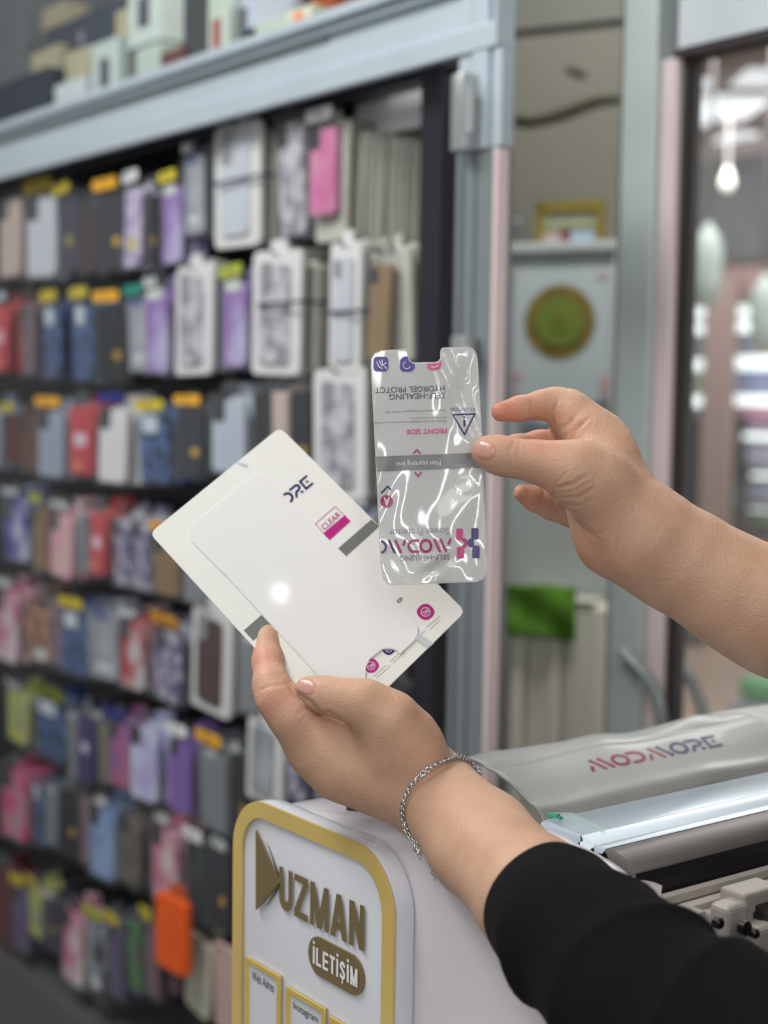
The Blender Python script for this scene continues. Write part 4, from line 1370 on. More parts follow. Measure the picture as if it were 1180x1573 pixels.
def block_letters(word, t=.2, w_=.62, gap=.12):
    """square-ended capitals, height 1"""
    P_, x = [], 0.0

    def bar(x0, y0, x1, y1):
        P_.append([(x0, y0), (x1, y0), (x1, y1), (x0, y1)])

    def slant(xa, ya, xb, yb, tt):
        P_.append([(xa - tt / 2, ya), (xa + tt / 2, ya), (xb + tt / 2, yb), (xb - tt / 2, yb)])
    for ch in word:
        W = {'I': t, 'İ': t, 'M': w_ * 1.3, 'A': w_ * 1.1}.get(ch, w_)
        if ch == 'U':
            bar(x, .3, x + t, 1)
            bar(x + W - t, .3, x + W, 1)
            n = 10
            for i in range(n):
                a0, a1 = math.pi + math.pi * i / n, math.pi + math.pi * (i + 1) / n
                c, R1, R2 = x + W / 2, W / 2, W / 2 - t
                P_.append([(c + R2 * math.cos(a0), .3 + .3 * (R2 / R1) * .6 * math.sin(a0)), (c + R1 * math.cos(a0), .3 + .3 * math.sin(a0)),
                           (c + R1 * math.cos(a1), .3 + .3 * math.sin(a1)), (c + R2 * math.cos(a1), .3 + .3 * (R2 / R1) * .6 * math.sin(a1))])
        elif ch == 'Z':
            bar(x, 0, x + W, t * .85)
            bar(x, 1 - t * .85, x + W, 1)
            slant(x + t * .6, t * .85, x + W - t * .6, 1 - t * .85, t * 1.2)
        elif ch == 'M':
            bar(x, 0, x + t * .9, 1)
            bar(x + W - t * .9, 0, x + W, 1)
            slant(x + W / 2, 0, x + t * .55, 1, t * 1.0)
            slant(x + W / 2, 0, x + W - t * .55, 1, t * 1.0)
        elif ch == 'A':
            slant(x + t * .5, 0, x + W / 2, 1, t * 1.05)
            slant(x + W - t * .5, 0, x + W / 2, 1, t * 1.05)
            bar(x + W * .25, .2, x + W * .75, .2 + t * .8)
        elif ch == 'N':
            bar(x, 0, x + t, 1)
            bar(x + W - t, 0, x + W, 1)
            slant(x + W - t * .55, 0, x + t * .55, 1, t * 1.1)
        elif ch in 'Iİ':
            bar(x, 0, x + t, 1)
            if ch == 'İ':
                bar(x, 1.12, x + t, 1.12 + t * .8)
        elif ch == 'L':
            bar(x, 0, x + t, 1)
            bar(x, 0, x + W, t * .85)
        elif ch == 'E':
            bar(x, 0, x + t, 1)
            for yy in (0, .5 - t * .42, 1 - t * .85):
                bar(x + t, yy, x + W, yy + t * .85)
        elif ch == 'T':
            bar(x + W / 2 - t / 2, 0, x + W / 2 + t / 2, 1)
            bar(x, 1 - t * .85, x + W, 1)
        elif ch == 'Ş':
            m_ = t / 2
            line = arc2d(x + W / 2, .73, W / 2 - m_, .27 - m_, 20, 200, 9) + arc2d(x + W / 2, .27, W / 2 - m_, .27 - m_, 55, -160, 12)
            v, f = stroke2d(line, t)
            for fc in f:
                P_.append([(v[i][0], v[i][1]) for i in fc])
            P_.append([(x + W / 2 - .04, -.02), (x + W / 2 + .08, -.02), (x + W / 2 + .04, -.25), (x + W / 2 - .08, -.22)])
        x += W + gap
    return P_, x - gap


def blocks_sign(word, x0, x1, z0, z1, h, **kw):
    P_, W = block_letters(word, **kw)
    mb = MB()
    for k, pl in enumerate(P_):
        hh = h + .00002 * (k % 7)
        mb.add([(x0 + u / W * (x1 - x0), YS - hh, z0 + v * (z1 - z0)) for u, v in pl], [tuple(range(len(pl)))])
    return mb


tx0, tx1 = PY(431, 1360, YS).x, PY(562, 1430, YS).x
tz1, tz0 = mz([(436, 1327), (562, 1397)]), mz([(442, 1394), (560, 1467)])
blocks_sign('UZMAN', tx0, tx1, tz0, tz1, .0012, t=.19, w_=.62, gap=.09).build('main_lettering', OLV, sign, label='bronze lettering')
# emblem
e1 = [sq(395.5, 1275), sq(431.5, 1356), sq(395.5, 1397)]
mb = MB()
dz = Vector((0, -.0016, 0))
vs = [p for p in e1] + [p + dz for p in e1]
mb.add(vs, [(0, 1, 2), (3, 5, 4), (0, 3, 4, 1), (1, 4, 5, 2), (2, 5, 3, 0)])
mb.build('arrow_emblem', OLV, sign, recalc=True)
e2 = [sq(409, 1291, .0006), sq(413, 1300, .0006), sq(434, 1357, .0006), sq(412, 1389, .0006), sq(408, 1393, .0006), sq(430, 1356, .0006)]
MB().add(e2, [(0, 1, 2, 5), (5, 2, 3, 4)]).build('emblem_second_edge', mat('sign_darkbronze', (84, 80, 58), rough=.4), sign, label='dark second arrow edge')  # edge of the emblem's second arrow, in darker bronze
# pill with the second word
px0, px1 = PY(476, 1470, YS).x, PY(561, 1500, YS).x
pz1, pz0 = mz([(492, 1438), (545, 1468)]), mz([(492, 1496), (545, 1531)])
pill = srect(px0, px1, pz0, pz1, .0, MB(), r=(pz1 - pz0) * .49, th=.0014).build('name_badge', OLV, sign)
blocks_sign('İLETİŞİM', px0 + (px1 - px0) * .10, px0 + (px1 - px0) * .91, pz0 + (pz1 - pz0) * .26, pz0 + (pz1 - pz0) * .72, .0019, t=.2, w_=.56, gap=.15).build('badge_lettering', mat('letter_white', (232, 232, 232), rough=.4), pill)
# small gold framed cards; their codes are left out
CW = mat('card_white', (206, 208, 214), rough=.3)
INK = mat('ink_black', (32, 34, 42), rough=.4)
cards = [((380, 1468), (433, 1494), 'Web Adres'), ((443, 1514), (502, 1557), 'Instagram'), ((510, 1560), (570, 1600), None)]
zt_c = None
for (tl, tr, cap) in cards:
    x0, x1 = sq(tl[0], tl[1] + 30).x, sq(tr[0], tr[1] + 30).x
    zt_ = sq(*tl).z
    zb_ = zt_ - .085
    bd = .0035
    c_ = srect(x0, x1, zb_, zt_, .0, MB(), th=.0012).build('link_card', CW, sign, label='blank white card in a gold frame')
    fm = MB()
    for (a0, a1, b0, b1) in ((x0, x1, zt_ - bd, zt_), (x0, x1, zb_, zb_ + bd), (x0, x0 + bd, zb_ + bd, zt_ - bd), (x1 - bd, x1, zb_ + bd, zt_ - bd)):
        fm.box(((a0 + a1) / 2, YS - .0018, (b0 + b1) / 2), ((a1 - a0) / 2, .0012, (b1 - b0) / 2))
    fm.build('gold_frame', GOLD2, c_)
    if cap:
        ww = x1 - x0
        fit_sign(cap, x0 + ww * .16, x1 - ww * .20, zt_ - .0155, zt_ - .0085, .0016).build('caption', INK, c_)

# ================================================================ CARD AND FILMS
# card corners from the picture: a flat rectangle leaning in space
cA, cB, cC, cD = [P(x, y, z) for (x, y), z in zip([(230, 820), (430, 657), (715, 940), (517, 1134)], [1.0586, 1.1207, 1.0421, .98])]
CN = (cB - cA).cross(cD - cA).normalized()
if CN.dot(FW) > 0:
    CN = -CN


def K(px, py, h=0.0):
    return PN(px, py, cA + CN * h, CN)


MAG = mat('print_magenta', (178, 30, 122), rough=.35, noise=.05, nscale=300)
NAVP = mat('print_navy', (44, 26, 104), rough=.35)
GRYP = mat('print_grey', (112, 112, 112), rough=.4)
GRYT = mat('print_greytext', (132, 130, 130), rough=.4)
CARDW = mat('card_stock_white', (226, 226, 221), rough=.32, noise=.01, nscale=60)
FILMW = mat('film_white', (226, 225, 224), rough=.05, spec=.35)


def kpoly(name, pts, h0, h1, m, parent, rad=0, bev=0.0, label=None, smooth=False):
    """plate on the card between heights h0 and h1 above it; outline in frame points"""
    base = [K(x, y, h0) for x, y in pts]
    top = [K(x, y, h0) + CN * (h1 - h0) for x, y in pts]
    n = len(pts)
    bm = bmesh.new()
    vb = [bm.verts.new(p) for p in base]
    f = bm.faces.new(vb)
    r = bmesh.ops.extrude_face_region(bm, geom=[f])
    tv = [v for v in r['geom'] if isinstance(v, bmesh.types.BMVert)]
    for v in tv:
        v.co += CN * (h1 - h0)
    bmesh.ops.recalc_face_normals(bm, faces=bm.faces[:])
    if bev:
        ts = set(tv)
        ed = [e for e in bm.edges if e.verts[0] in ts and e.verts[1] in ts]
        bmesh.ops.bevel(bm, geom=ed, offset=bev, segments=2, affect='EDGES')
    mb = MB()
    mb._bm(bm)
    return mb.build(name, m, parent, label=label, smooth=smooth, auto=35 if smooth else None)


def round_poly(pts, r, n=5):
    out = []
    k = len(pts)
    rs = r if isinstance(r, (list, tuple)) else [r] * k
    for i in range(k):
        p0, p1, p2 = Vector(pts[i - 1]), Vector(pts[i]), Vector(pts[(i + 1) % k])
        a = p1 + (p0 - p1).normalized() * rs[i]
        b = p1 + (p2 - p1).normalized() * rs[i]
        for j in range(n + 1):
            t = j / n
            q_ = a * (1 - t) ** 2 + p1 * 2 * t * (1 - t) + b * t * t
            out.append((q_.x, q_.y))
    return out


card = empty('printed_card', (cA + cC) / 2, 'white printed card held at its lower corner by the left hand', 'card')
kpoly('sheet', round_poly([(230, 820), (430, 657), (715, 940), (517, 1134)], 12), -.0008, 0.0, CARDW, card, bev=.0002)
kpoly('grey_band', [(374.5, 968.5), (570.5, 798), (582.7, 808.5), (389, 984)], .00005, .00025, GRYP, card)
L, tw = logo_letters('ORE')
mb = MB()
for li, v, f in L:
    px_text(mb, (v, f), (0, tw, 0, 1), lambda x, y: K(x, y, .0003), quad=((440.5, 777.5), (483.5, 741.5), (429, 764)))
mb.build('logo_lettering', NAVP, card)
bx = [(515, 778), (538, 800.3), (506, 829.6), (484.5, 804.4)]
mb = MB()
for a, b in zip(bx, bx[1:] + bx[:1]):
    v, f = stroke2d([a, b], 1.0)
    mb.add([K(x, y, .00028) for x, y, _ in v], f)
mb.build('label_outline', MAG, card)
kpoly('label_band', [(529.8, 791.5), (538, 800.3), (506, 829.6), (497, 818.8)], .00005, .0003, MAG, card)


def ktext(s, quad, m, name, bold=0.0, parent=None, h=.0003):
    v, f = text2d(s, 1.0, bold)
    mb = MB()
    px_text(mb, (v, f), bbox(v), lambda x, y: K(x, y, h), quad=quad)
    return mb.build(name, m, parent or card)


ktext('CLEAR', ((498.5, 815), (524.5, 792), (492.5, 808)), MAG, 'label_word', bold=.01)
L, tw = logo_letters('OR')
mb = MB()
for li, v, f in L:
    px_text(mb, (v, f), (0, tw, 0, 1), lambda x, y: K(x, y, .0003), quad=((609.5, 930), (620.5, 920.5), (605.5, 925.5)))
mb.build('small_word', mat('print_dark_text', (60, 58, 62), rough=.4), card)


def ring2d(cx, cy, r, w_, a0=0, a1=360):
    return stroke2d(arc2d(cx, cy, r, r, a0, a1, 20), w_, 3)


def kicon(cx, cy, r, m, clip=None):
    ux, uy = Vector((.76, -.65)), Vector((.71, .70))
    pts = []
    for (x, y) in rrect(2 * r, 2 * r, r * .85, 5):
        p_ = Vector((cx, cy)) + ux * x + uy * y
        pts.append((p_.x, p_.y))
    ic = kpoly('round_icon', pts, .00005, .0003, m, card)
    mb = MB()
    v, f = ring2d(cx, cy, r * .55, r * .12)
    mb.add([K(x, y, .0004) for x, y, _ in v], f)
    v, f = stroke2d([(cx - r * .35, cy + r * .1), (cx + r * .2, cy - r * .25), (cx + r * .35, cy - r * .1), (cx - r * .1, cy + r * .3)], r * .12)
    mb.add([K(x, y, .0004) for x, y, _ in v], f)
    mb.build('icon_line', mat('print_pale', (222, 200, 216), rough=.4), ic)


kicon(653.8, 940, 12.2, MAG)
kicon(570, 1022.5, 11, MAG)
kicon(597, 996.5, 9.5, NAVP)


def klines(segs, m=GRYT, w_=.8, name='small_print'):
    mb = MB()
    for (a, b) in segs:
        k = max(2, int(math.dist(a, b) / 3.2))
        for i in range(k):
            t0, t1 = i / k, (i + .72) / k
            A_ = (a[0] + (b[0] - a[0]) * t0, a[1] + (b[1] - a[1]) * t0)
            B_ = (a[0] + (b[0] - a[0]) * t1, a[1] + (b[1] - a[1]) * t1)
            v, f = stroke2d([A_, B_], w_, 2)
            mb.add([K(x, y, .0003) for x, y, _ in v], f)
    mb.build(name, m, card)


klines([((656, 963), (677, 945)), ((661, 966), (676, 952)), ((574, 1039), (594, 1021)), ((579, 1041), (600, 1022)), ((600, 1016), (617, 1000)), ((604, 1018), (622, 1001)), ((645, 975), (654, 968))])
# white protector sheet lying on the card
wf = [(294, 832), (290, 820), (291, 813), (296, 807), (383, 736), (391, 730.5), (399, 729), (407, 731.5), (416, 739), (436, 762), (484, 808.5), (537, 860), (588, 901), (615, 930), (638, 956), (642.5, 965), (642.5, 976), (637, 985),
      (615, 1005.5), (609, 1000), (600, 997), (588, 998), (568, 1014), (562.5, 1026), (562, 1042), (567, 1046), (530, 1080), (516, 1086), (505, 1080), (488, 1061), (440, 1001), (398, 941), (347, 885)]
wf[-4:] = [(503, 1056), (468, 1016), (398, 940.5), (347, 885)]
filmw = empty('white_film_sheet', K(460, 900), 'white rounded phone film sheet with a notch lying on the printed card', 'film')
kpoly('sheet', wf, .0004, .0013, FILMW, filmw, bev=.0005, smooth=True)
mb = MB()
CLR = mat('clear_tab', (214, 220, 226), rough=.06, alpha=.45, spec=.9)
kpoly('pull_tab', [(642, 971), (667, 988), (659, 995), (637, 981)], .0014, .0017, CLR, filmw, label='clear pull tab at the corner')
kpoly('corner_tab', [(366, 709), (381, 714), (378, 718), (364, 712)], .0004, .0008, CLR, filmw, label='tiny clear tab near the top edge')

# ---- clear protector film held by the right hand
ZF = .972


def wav(x, y):
    u, v = (x - 660) / 90.0, (y - 715) / 180.0
    d = .0022 * math.sin(1.9 * u - .9 * v + .4) + .0016 * math.cos(2.8 * v + u)
    d += .0012 * math.exp(-((u - .75 + .5 * v) ** 2 * 18)) * math.sin(9 * v + 1) * (1 if v < 0 else .3)
    d += .0007 * math.sin(11 * (u + .45 * v) + 2.2 * v) * (math.exp(-((u - .6) ** 2 + (v + .6) ** 2) * 5))
    d += .0010 * math.sin(7 * u - 9 * v) * math.exp(-((u) ** 2 * 1.2 + (v - .78) ** 2 * 22))
    d += .0009 * math.sin(6 * v + 5 * u) * math.exp(-((u - .55) ** 2 * 4 + (v - .38) ** 2 * 9))
    d += .0007 * math.sin(10 * u + 8 * v) * math.exp(-((u + .8) ** 2 * 6 + (v - .22) ** 2 * 14))
    c_ = ((x - 702) * .909 - (y - 600) * .416) / 10
    d += .0007 * math.sin(c_ * 2.3 + .4) * math.exp(-(c_ / 2.0) ** 2) / (1 + math.exp((y - 676) / 6))
    c2 = ((x - 668) * .5 + (y - 866) * .86) / 9
    c3 = ((x - 668) * .86 - (y - 866) * .5) / 26
    d += .0011 * math.sin(c2 * 1.8) * math.exp(-c2 * c2 / 5 - c3 * c3)
    c4 = ((x - 716) ** 2 + (y - 745) ** 2) ** .5
    d += .00012 * math.sin(c4 * .4 + .05 * (x - 700)) * math.exp(-((c4 - 14) / 10) ** 2)
    return d


def G(px, py, h=0.0):
    return P(px, py, ZF - h + wav(px, py))


fo = [(623, 537), (625.5, 540), (627, 549.5), (630, 555), (636, 558), (645, 557.5), (668, 557), (674, 555.5), (677, 551), (677, 540), (678.5, 536), (682, 534.5), (718, 533.5), (726, 536), (731, 542), (733.5, 552), (735, 580),
      (740, 669), (744.6, 790), (749, 872), (748, 882), (741, 890), (732, 893.5), (604, 898), (596, 896.5), (589, 889), (585, 868), (579, 726), (572.4, 602), (570.2, 562), (571, 551), (576, 543.5), (586, 539)]
bm = bmesh.new()
es = []
vb = [bm.verts.new((x, y, 0)) for x, y in fo]
for i in range(len(vb)):
    es.append(bm.edges.new((vb[i], vb[(i + 1) % len(vb)])))
bmesh.ops.triangle_fill(bm, edges=es, use_beauty=True)
for c in range(560, 760, 4):
    bmesh.ops.bisect_plane(bm, geom=bm.verts[:] + bm.edges[:] + bm.faces[:], plane_co=(c, 0, 0), plane_no=(1, 0, 0))
for c in range(528, 904, 4):
    bmesh.ops.bisect_plane(bm, geom=bm.verts[:] + bm.edges[:] + bm.faces[:], plane_co=(0, c, 0), plane_no=(0, 1, 0))
bm.verts.index_update()
vs = [G(v.co.x, v.co.y) for v in bm.verts]
fs = [[v.index for v in f.verts] for f in bm.faces]
bm.free()


def film_material():
    m = bpy.data.materials.new('clear_gel_film')
    m.use_nodes = True
    nt = m.node_tree
    b = nt.nodes['Principled BSDF']
    b.inputs['Base Color'].default_value = (*s2l((224, 224, 223)), 1)
    b.inputs['Roughness'].default_value = .07
    b.inputs['Alpha'].default_value = .74
    b.inputs['Specular IOR Level'].default_value = .75
    tc = nt.nodes.new('ShaderNodeTexCoord')
    mp = nt.nodes.new('ShaderNodeMapping')
    mp.inputs['Scale'].default_value = (11, 11, 5)
    mp.inputs['Rotation'].default_value = (.3, .5, .2)
    t = nt.nodes.new('ShaderNodeTexNoise')
    t.inputs['Scale'].default_value = 1.6
    t.inputs['Detail'].default_value = 1.5
    t.inputs['Distortion'].default_value = 1.2
    bp = nt.nodes.new('ShaderNodeBump')
    bp.inputs['Strength'].default_value = 0.20
    bp.inputs['Distance'].default_value = .006
    nt.links.new(tc.outputs['Object'], mp.inputs['Vector'])
    nt.links.new(mp.outputs[0], t.inputs['Vector'])
    nt.links.new(t.outputs['Fac'], bp.inputs['Height'])
    nt.links.new(bp.outputs[0], b.inputs['Normal'])
    return m


gel = empty('clear_screen_film', P(660, 715, ZF), 'clear wrinkled phone screen film printed upside down, pinched by the right hand', 'film')
o = MB().add(vs, fs).build('sheet', film_material(), gel, smooth=True)
md = o.modifiers.new('thick', 'SOLIDIFY')
md.thickness = .0005
md.offset = 0
# bright cut edge of the film
mb = MB()
dens = []
for i in range(len(fo)):
    a, b = fo[i], fo[(i + 1) % len(fo)]
    k = max(1, int(math.dist(a, b) / 5))
    for j in range(k):
        dens.append((a[0] + (b[0] - a[0]) * j / k, a[1] + (b[1] - a[1]) * j / k))
mb.tube([G(x, y, 0) for x, y in dens], .00034, n=5, closed=True)
mb.build('cut_edge', mat('film_edge', (226, 226, 222), rough=.15, alpha=.8, spec=.8), gel, smooth=True)
PINK = mat('film_pink', (204, 70, 132), rough=.35)
FMAG = mat('film_magenta', (168, 44, 110), rough=.35)
PURP = mat('film_purple', (78, 52, 150), rough=.35)
FNAV = mat('film_navy', (50, 34, 110), rough=.35)
FGR = mat('film_greytext', (92, 92, 94), rough=.4)
FG2 = mat('film_palegrey', (136, 136, 138), rough=.4)
FBAND = mat('film_greyband', (128, 128, 128), rough=.3)
PALE = mat('film_pale', (226, 222, 230), rough=.35)


def gpoly(name, pts, m, parent=None, h=.0006):
    """printed area on the film, cut fine enough to follow its waves"""
    bm = bmesh.new()
    vb = [bm.verts.new((x, y, 0)) for x, y in pts]
    bm.faces.new(vb)
    bmesh.ops.triangulate(bm, faces=bm.faces[:])
    xs_ = [p_[0] for p_ in pts]
    ys_ = [p_[1] for p_ in pts]
    c = math.ceil(min(xs_) / 4) * 4
    while c < max(xs_):
        bmesh.ops.bisect_plane(bm, geom=bm.verts[:] + bm.edges[:] + bm.faces[:], plane_co=(c, 0, 0), plane_no=(1, 0, 0))
        c += 4
    c = math.ceil(min(ys_) / 4) * 4
    while c < max(ys_):
        bmesh.ops.bisect_plane(bm, geom=bm.verts[:] + bm.edges[:] + bm.faces[:], plane_co=(0, c, 0), plane_no=(0, 1, 0))
        c += 4
    bm.verts.index_update()
    mb = MB().add([G(v.co.x, v.co.y, h) for v in bm.verts], [[v.index for v in f.verts] for f in bm.faces])
    bm.free()
    return mb.build(name, m, parent or gel)


def gtext(s, x0, x1, y0, y1, m, name, bold=0.0, mb=None, h=.0007, slope=-.03):
    """upside-down print filling the frame rectangle"""
    v, f = text2d(s, 1.0, bold)
    own = mb is None
    mb = mb or MB()
    dy = slope * (x1 - x0) / 2
    px_text(mb, (v, f), bbox(v), lambda x, y: G(x, y, h), quad=((x1, y0 + dy), (x0, y0 - dy), (x1 + .3, y1 + dy)))
    if own:
        return mb.build(name, m, gel)


gpoly('grey_band', [(577.6, 701.4), (620, 699.6), (680, 697.6), (742.6, 695), (743.6, 718), (680, 720.4), (620, 722.6), (578.8, 724.6)], FBAND)
gtext('Film starting line', 608, 677, 706.5, 716, PALE, 'band_lettering')
gtext('FRONT SIDE', 624, 687, 658.5, 666.5, PINK, 'front_side_lettering', bold=.02)
gtext('SELF-HEALING', 598, 683.5, 604, 613, FGR, 'upper_lettering', bold=.01)
gtext('HYDRGEL PROTCT', 576, 683, 593.5, 602.5, FGR, 'product_lettering', bold=.01)
gtext('SELF-HEALING', 614.5, 691, 852.5, 861, FG2, 'lower_lettering', bold=.01)
gtext('Screen Protector', 598, 689.5, 812, 822.5, FG2, 'protector_lettering')
gtext('ATTENTION', 692.6, 731, 626, 631.5, PURP, 'attention_lettering', slope=.01)
mb = MB()
gtext('Please read the installation instructions carefully', 575, 685.5, 645.5, 650, None, '', mb=mb)
gtext('before sticking the film', 629, 685.5, 640, 643.5, None, '', mb=mb)
gtext('Small bubbles will disappear within 24h', 592, 685, 629, 633.5, None, '', mb=mb)
mb.build('small_print', FG2, gel)
# warning triangle
mb = MB()
tri = [(696, 637), (729.5, 635.7), (713.7, 667.5)]
for a, b in zip(tri, tri[1:] + tri[:1]):
    for k_ in range(6):
        u0 = (a[0] + (b[0] - a[0]) * k_ / 6, a[1] + (b[1] - a[1]) * k_ / 6)
        u1 = (a[0] + (b[0] - a[0]) * (k_ + 1) / 6, a[1] + (b[1] - a[1]) * (k_ + 1) / 6)
        v, f = stroke2d([u0, u1], 2.2)
        mb.add([G(x, y, .0012) for x, y, _ in v], f)
for st in ([(713.2, 640.5), (713.2, 641)], [(713.3, 646), (713.4, 654)]):
    v, f = stroke2d(st, 2.8)
    mb.add([G(x, y, .0012) for x, y, _ in v], f)
mb.build('warning_triangle', FNAV, gel)
for (pts, nm_) in (([(635.6, 696.3), (640.5, 691), (645.5, 696.2)], 'up_arrow'), ([(638, 726), (642.5, 731.8), (647, 725.8)], 'down_arrow')):
    v, f = stroke2d(pts, 2.6)
    MB().add([G(x, y, .0007) for x, y, _ in v], f).build('pink_arrow', FMAG, gel)
v, f = stroke2d([(586.5, 757), (595.6, 747), (600, 751.5)], 2.4)
MB().add([G(x, y, .0007) for x, y, _ in v], f).build('navy_chevron', FNAV, gel)
badge = gpoly('letter_badge', [(594 + 9.7 * math.cos(t * .2618), 770 + 9.7 * math.sin(t * .2618)) for t in range(24)], FMAG)
mb = MB()
for st in ([(590.5, 764.5), (594.2, 776)], [(594.2, 776), (597.8, 764.5)], [(592, 768.5), (596.6, 768.5)]):
    v, f = stroke2d(st, 2.0)
    mb.add([G(x, y, .0009) for x, y, _ in v], f)
mb.build('badge_letter', PALE, badge)
# logo lettering, five letters before the film edge
L, tw = logo_letters('MODMO')
mb1, mb2 = MB(), MB()
nm = 0
for li, v, f in L:
    tgt = mb2 if li == 4 else mb1
    if li == 3:
        nm += 1
        tgt = mb1 if nm < 3 else mb2
    if li == 4:
        k_ = [i for i, q_ in enumerate(v)]
        fs2 = [fc for fc in f if all(v[i][0] < tw - .98 + .44 for i in fc)]
        f = fs2
    px_text(tgt, (v, f), (0, tw, 0, 1), lambda x, y: G(x, y, .0007), quad=((693.5, 827), (693.5 - tw * 20.3, 829.5), (694, 848.5)))
mb1.build('logo_magenta_letters', FMAG, gel)
mb2.build('logo_navy_letters', FNAV, gel)
for (x0, y0, x1, y1, m_) in ((701, 812, 711.5, 830, PINK), (724, 811, 735.3, 828.8, FNAV), (702, 840, 713, 858, PINK), (725.5, 838, 737, 857.5, FNAV)):
    gpoly('logo_square', [(x, y) for x, y in rrect(x1 - x0, y1 - y0, 2.5, 4, (x0 + x1) / 2, (y0 + y1) / 2)], m_)
gpoly('logo_bridge', [(709, 829), (714, 826), (718.5, 830.5), (718.5, 838), (714, 842), (709, 840), (713, 834.5)], FMAG)
gpoly('logo_bridge', [(718.5, 830.5), (723, 827), (727.5, 827.5), (723.5, 834), (728.5, 839), (723, 842), (718.5, 838)], FNAV)
ic = gpoly('square_icon', rrect(23, 23, 6, 5, 585.2, 559.3), PURP)
mb = MB()
for st in ([(579, 556), (582, 563), (587, 566)], [(583, 554), (586, 561)], [(587, 553), (588, 562), (593, 557)], [(591, 563), (594, 566)]):
    v, f = stroke2d(st, 1.5)
    mb.add([G(x, y, .0008) for x, y, _ in v], f)
mb.build('icon_line', PALE, ic)
ic = gpoly('square_icon', [(615, 553), (618, 549), (622, 547.5), (626.5, 547.5), (628, 553.5), (631, 557), (636, 559), (637.5, 559.5), (637.5, 565), (634, 569.5), (630, 571), (620, 571), (616, 569), (614.3, 565)], PURP)
v, f = ring2d(625, 561, 5.5, 1.3, 20, 250)
MB().add([G(x, y, .0008) for x, y, _ in v], f).build('icon_line', PALE, ic)
ic = gpoly('square_icon', [(656, 559), (668, 558.5), (675, 556.5), (678, 553), (678.5, 562), (675, 567), (671, 568.5), (661, 568.5), (657, 566)], mat('film_lightpink', (222, 100, 150), rough=.35))
v, f = stroke2d([(663, 564), (672, 563.5), (672, 560)], 1.3)
MB().add([G(x, y, .0008) for x, y, _ in v], f).build('icon_line', PALE, ic)


# ================================================================ PERSON
def skin_material():
    m = bpy.data.materials.new('skin')
    m.use_nodes = True
    nt = m.node_tree
    b = nt.nodes['Principled BSDF']
    b.inputs['Roughness'].default_value = .52
    b.inputs['Specular IOR Level'].default_value = .4
    b.inputs['Subsurface Weight'].default_value = .12
    b.inputs['Subsurface Radius'].default_value = (1.0, .35, .2)
    b.inputs['Subsurface Scale'].default_value = .005
    at = nt.nodes.new('ShaderNodeAttribute')
    at.attribute_name = 'flush'
    tc = nt.nodes.new('ShaderNodeTexCoord')
    n1 = nt.nodes.new('ShaderNodeTexNoise')
    n1.inputs['Scale'].default_value = 45
    n1.inputs['Detail'].default_value = 4
    cr = nt.nodes.new('ShaderNodeValToRGB')
    cr.color_ramp.elements[0].position = .3
    cr.color_ramp.elements[1].position = .7
    cr.color_ramp.elements[0].color = (*s2l((192, 152, 126)), 1)
    cr.color_ramp.elements[1].color = (*s2l((203, 164, 137)), 1)
    mx = nt.nodes.new('ShaderNodeMix')
    mx.data_type = 'RGBA'
    mx.inputs['B'].default_value = (*s2l((206, 134, 112)), 1)
    nt.links.new(tc.outputs['Object'], n1.inputs['Vector'])
    nt.links.new(n1.outputs['Fac'], cr.inputs[0])
    nt.links.new(cr.outputs[0], mx.inputs['A'])
    nt.links.new(at.outputs['Fac'], mx.inputs['Factor'])
    nt.links.new(mx.outputs['Result'], b.inputs['Base Color'])
    v1 = nt.nodes.new('ShaderNodeTexVoronoi')
    v1.inputs['Scale'].default_value = 650
    n2 = nt.nodes.new('ShaderNodeTexNoise')
    n2.inputs['Scale'].default_value = 260
    n2.inputs['Detail'].default_value = 3
    ad = nt.nodes.new('ShaderNodeMath')
    ad.operation = 'ADD'
    nt.links.new(tc.outputs['Object'], v1.inputs['Vector'])
    nt.links.new(tc.outputs['Object'], n2.inputs['Vector'])
    nt.links.new(v1.outputs['Distance'], ad.inputs[0])
    nt.links.new(n2.outputs['Fac'], ad.inputs[1])
    bp = nt.nodes.new('ShaderNodeBump')
    bp.inputs['Strength'].default_value = .28
    bp.inputs['Distance'].default_value = .0008
    nt.links.new(ad.outputs[0], bp.inputs['Height'])
    nt.links.new(bp.outputs[0], b.inputs['Normal'])
    return m


SKIN = skin_material()
H = .0013


def cone_px(S, a, b, k=.012, squash=1.0, ax=(0, 0, 1)):
    S.cone(cpt(*a[:3]), cpt(*b[:3]), a[3] / FPX * a[2], b[3] / FPX * b[2], k, squash, ax)


# ---- right hand (upper in the photo): thumb in front of the film, fingertips behind it
S1 = SDF((.04, -.20, .87), (.46, .105, 1.10), H)
# wrist and forearm
K1 = .012
for a_, b_ in zip([(985, 815, .975, 72), (1017, 846, .975, 74), (1060, 868, .972, 77), (1130, 911, .968, 84), (1190, 942, .965, 90)],
                  [(1017, 846, .975, 74), (1060, 868, .972, 77), (1130, 911, .968, 84), (1190, 942, .965, 90), (1560, 1130, .95, 108)]):
    cone_px(S1, a_, b_, K1)
# palm
for a_, b_ in (((908, 674, .99, 36), (936, 718, .982, 44)), ((936, 718, .982, 44), (952, 772, .976, 56)), ((952, 772, .976, 56), (985, 815, .975, 72)),
               ((900, 738, .958, 42), (990, 828, .964, 64)), ((885, 636, .995, 28), (932, 690, .99, 38)),
               ((946, 824, .985, 53), (920, 778, .99, 40)), ((916, 778, .99, 40), (898, 742, 1.0, 34)), ((940, 824, .985, 55), (990, 830, .98, 66))):
    cone_px(S1, a_, b_, K1)
# thumb
S1.chain([(915, 738, .955, 48), (880, 722, .953, 42), (849, 714, .954, 32), (817, 708, .956, 28.5), (778, 702, .957, 26), (760, 697, .958, 24.5), (746, 693, .959, 21)], .008, .016)
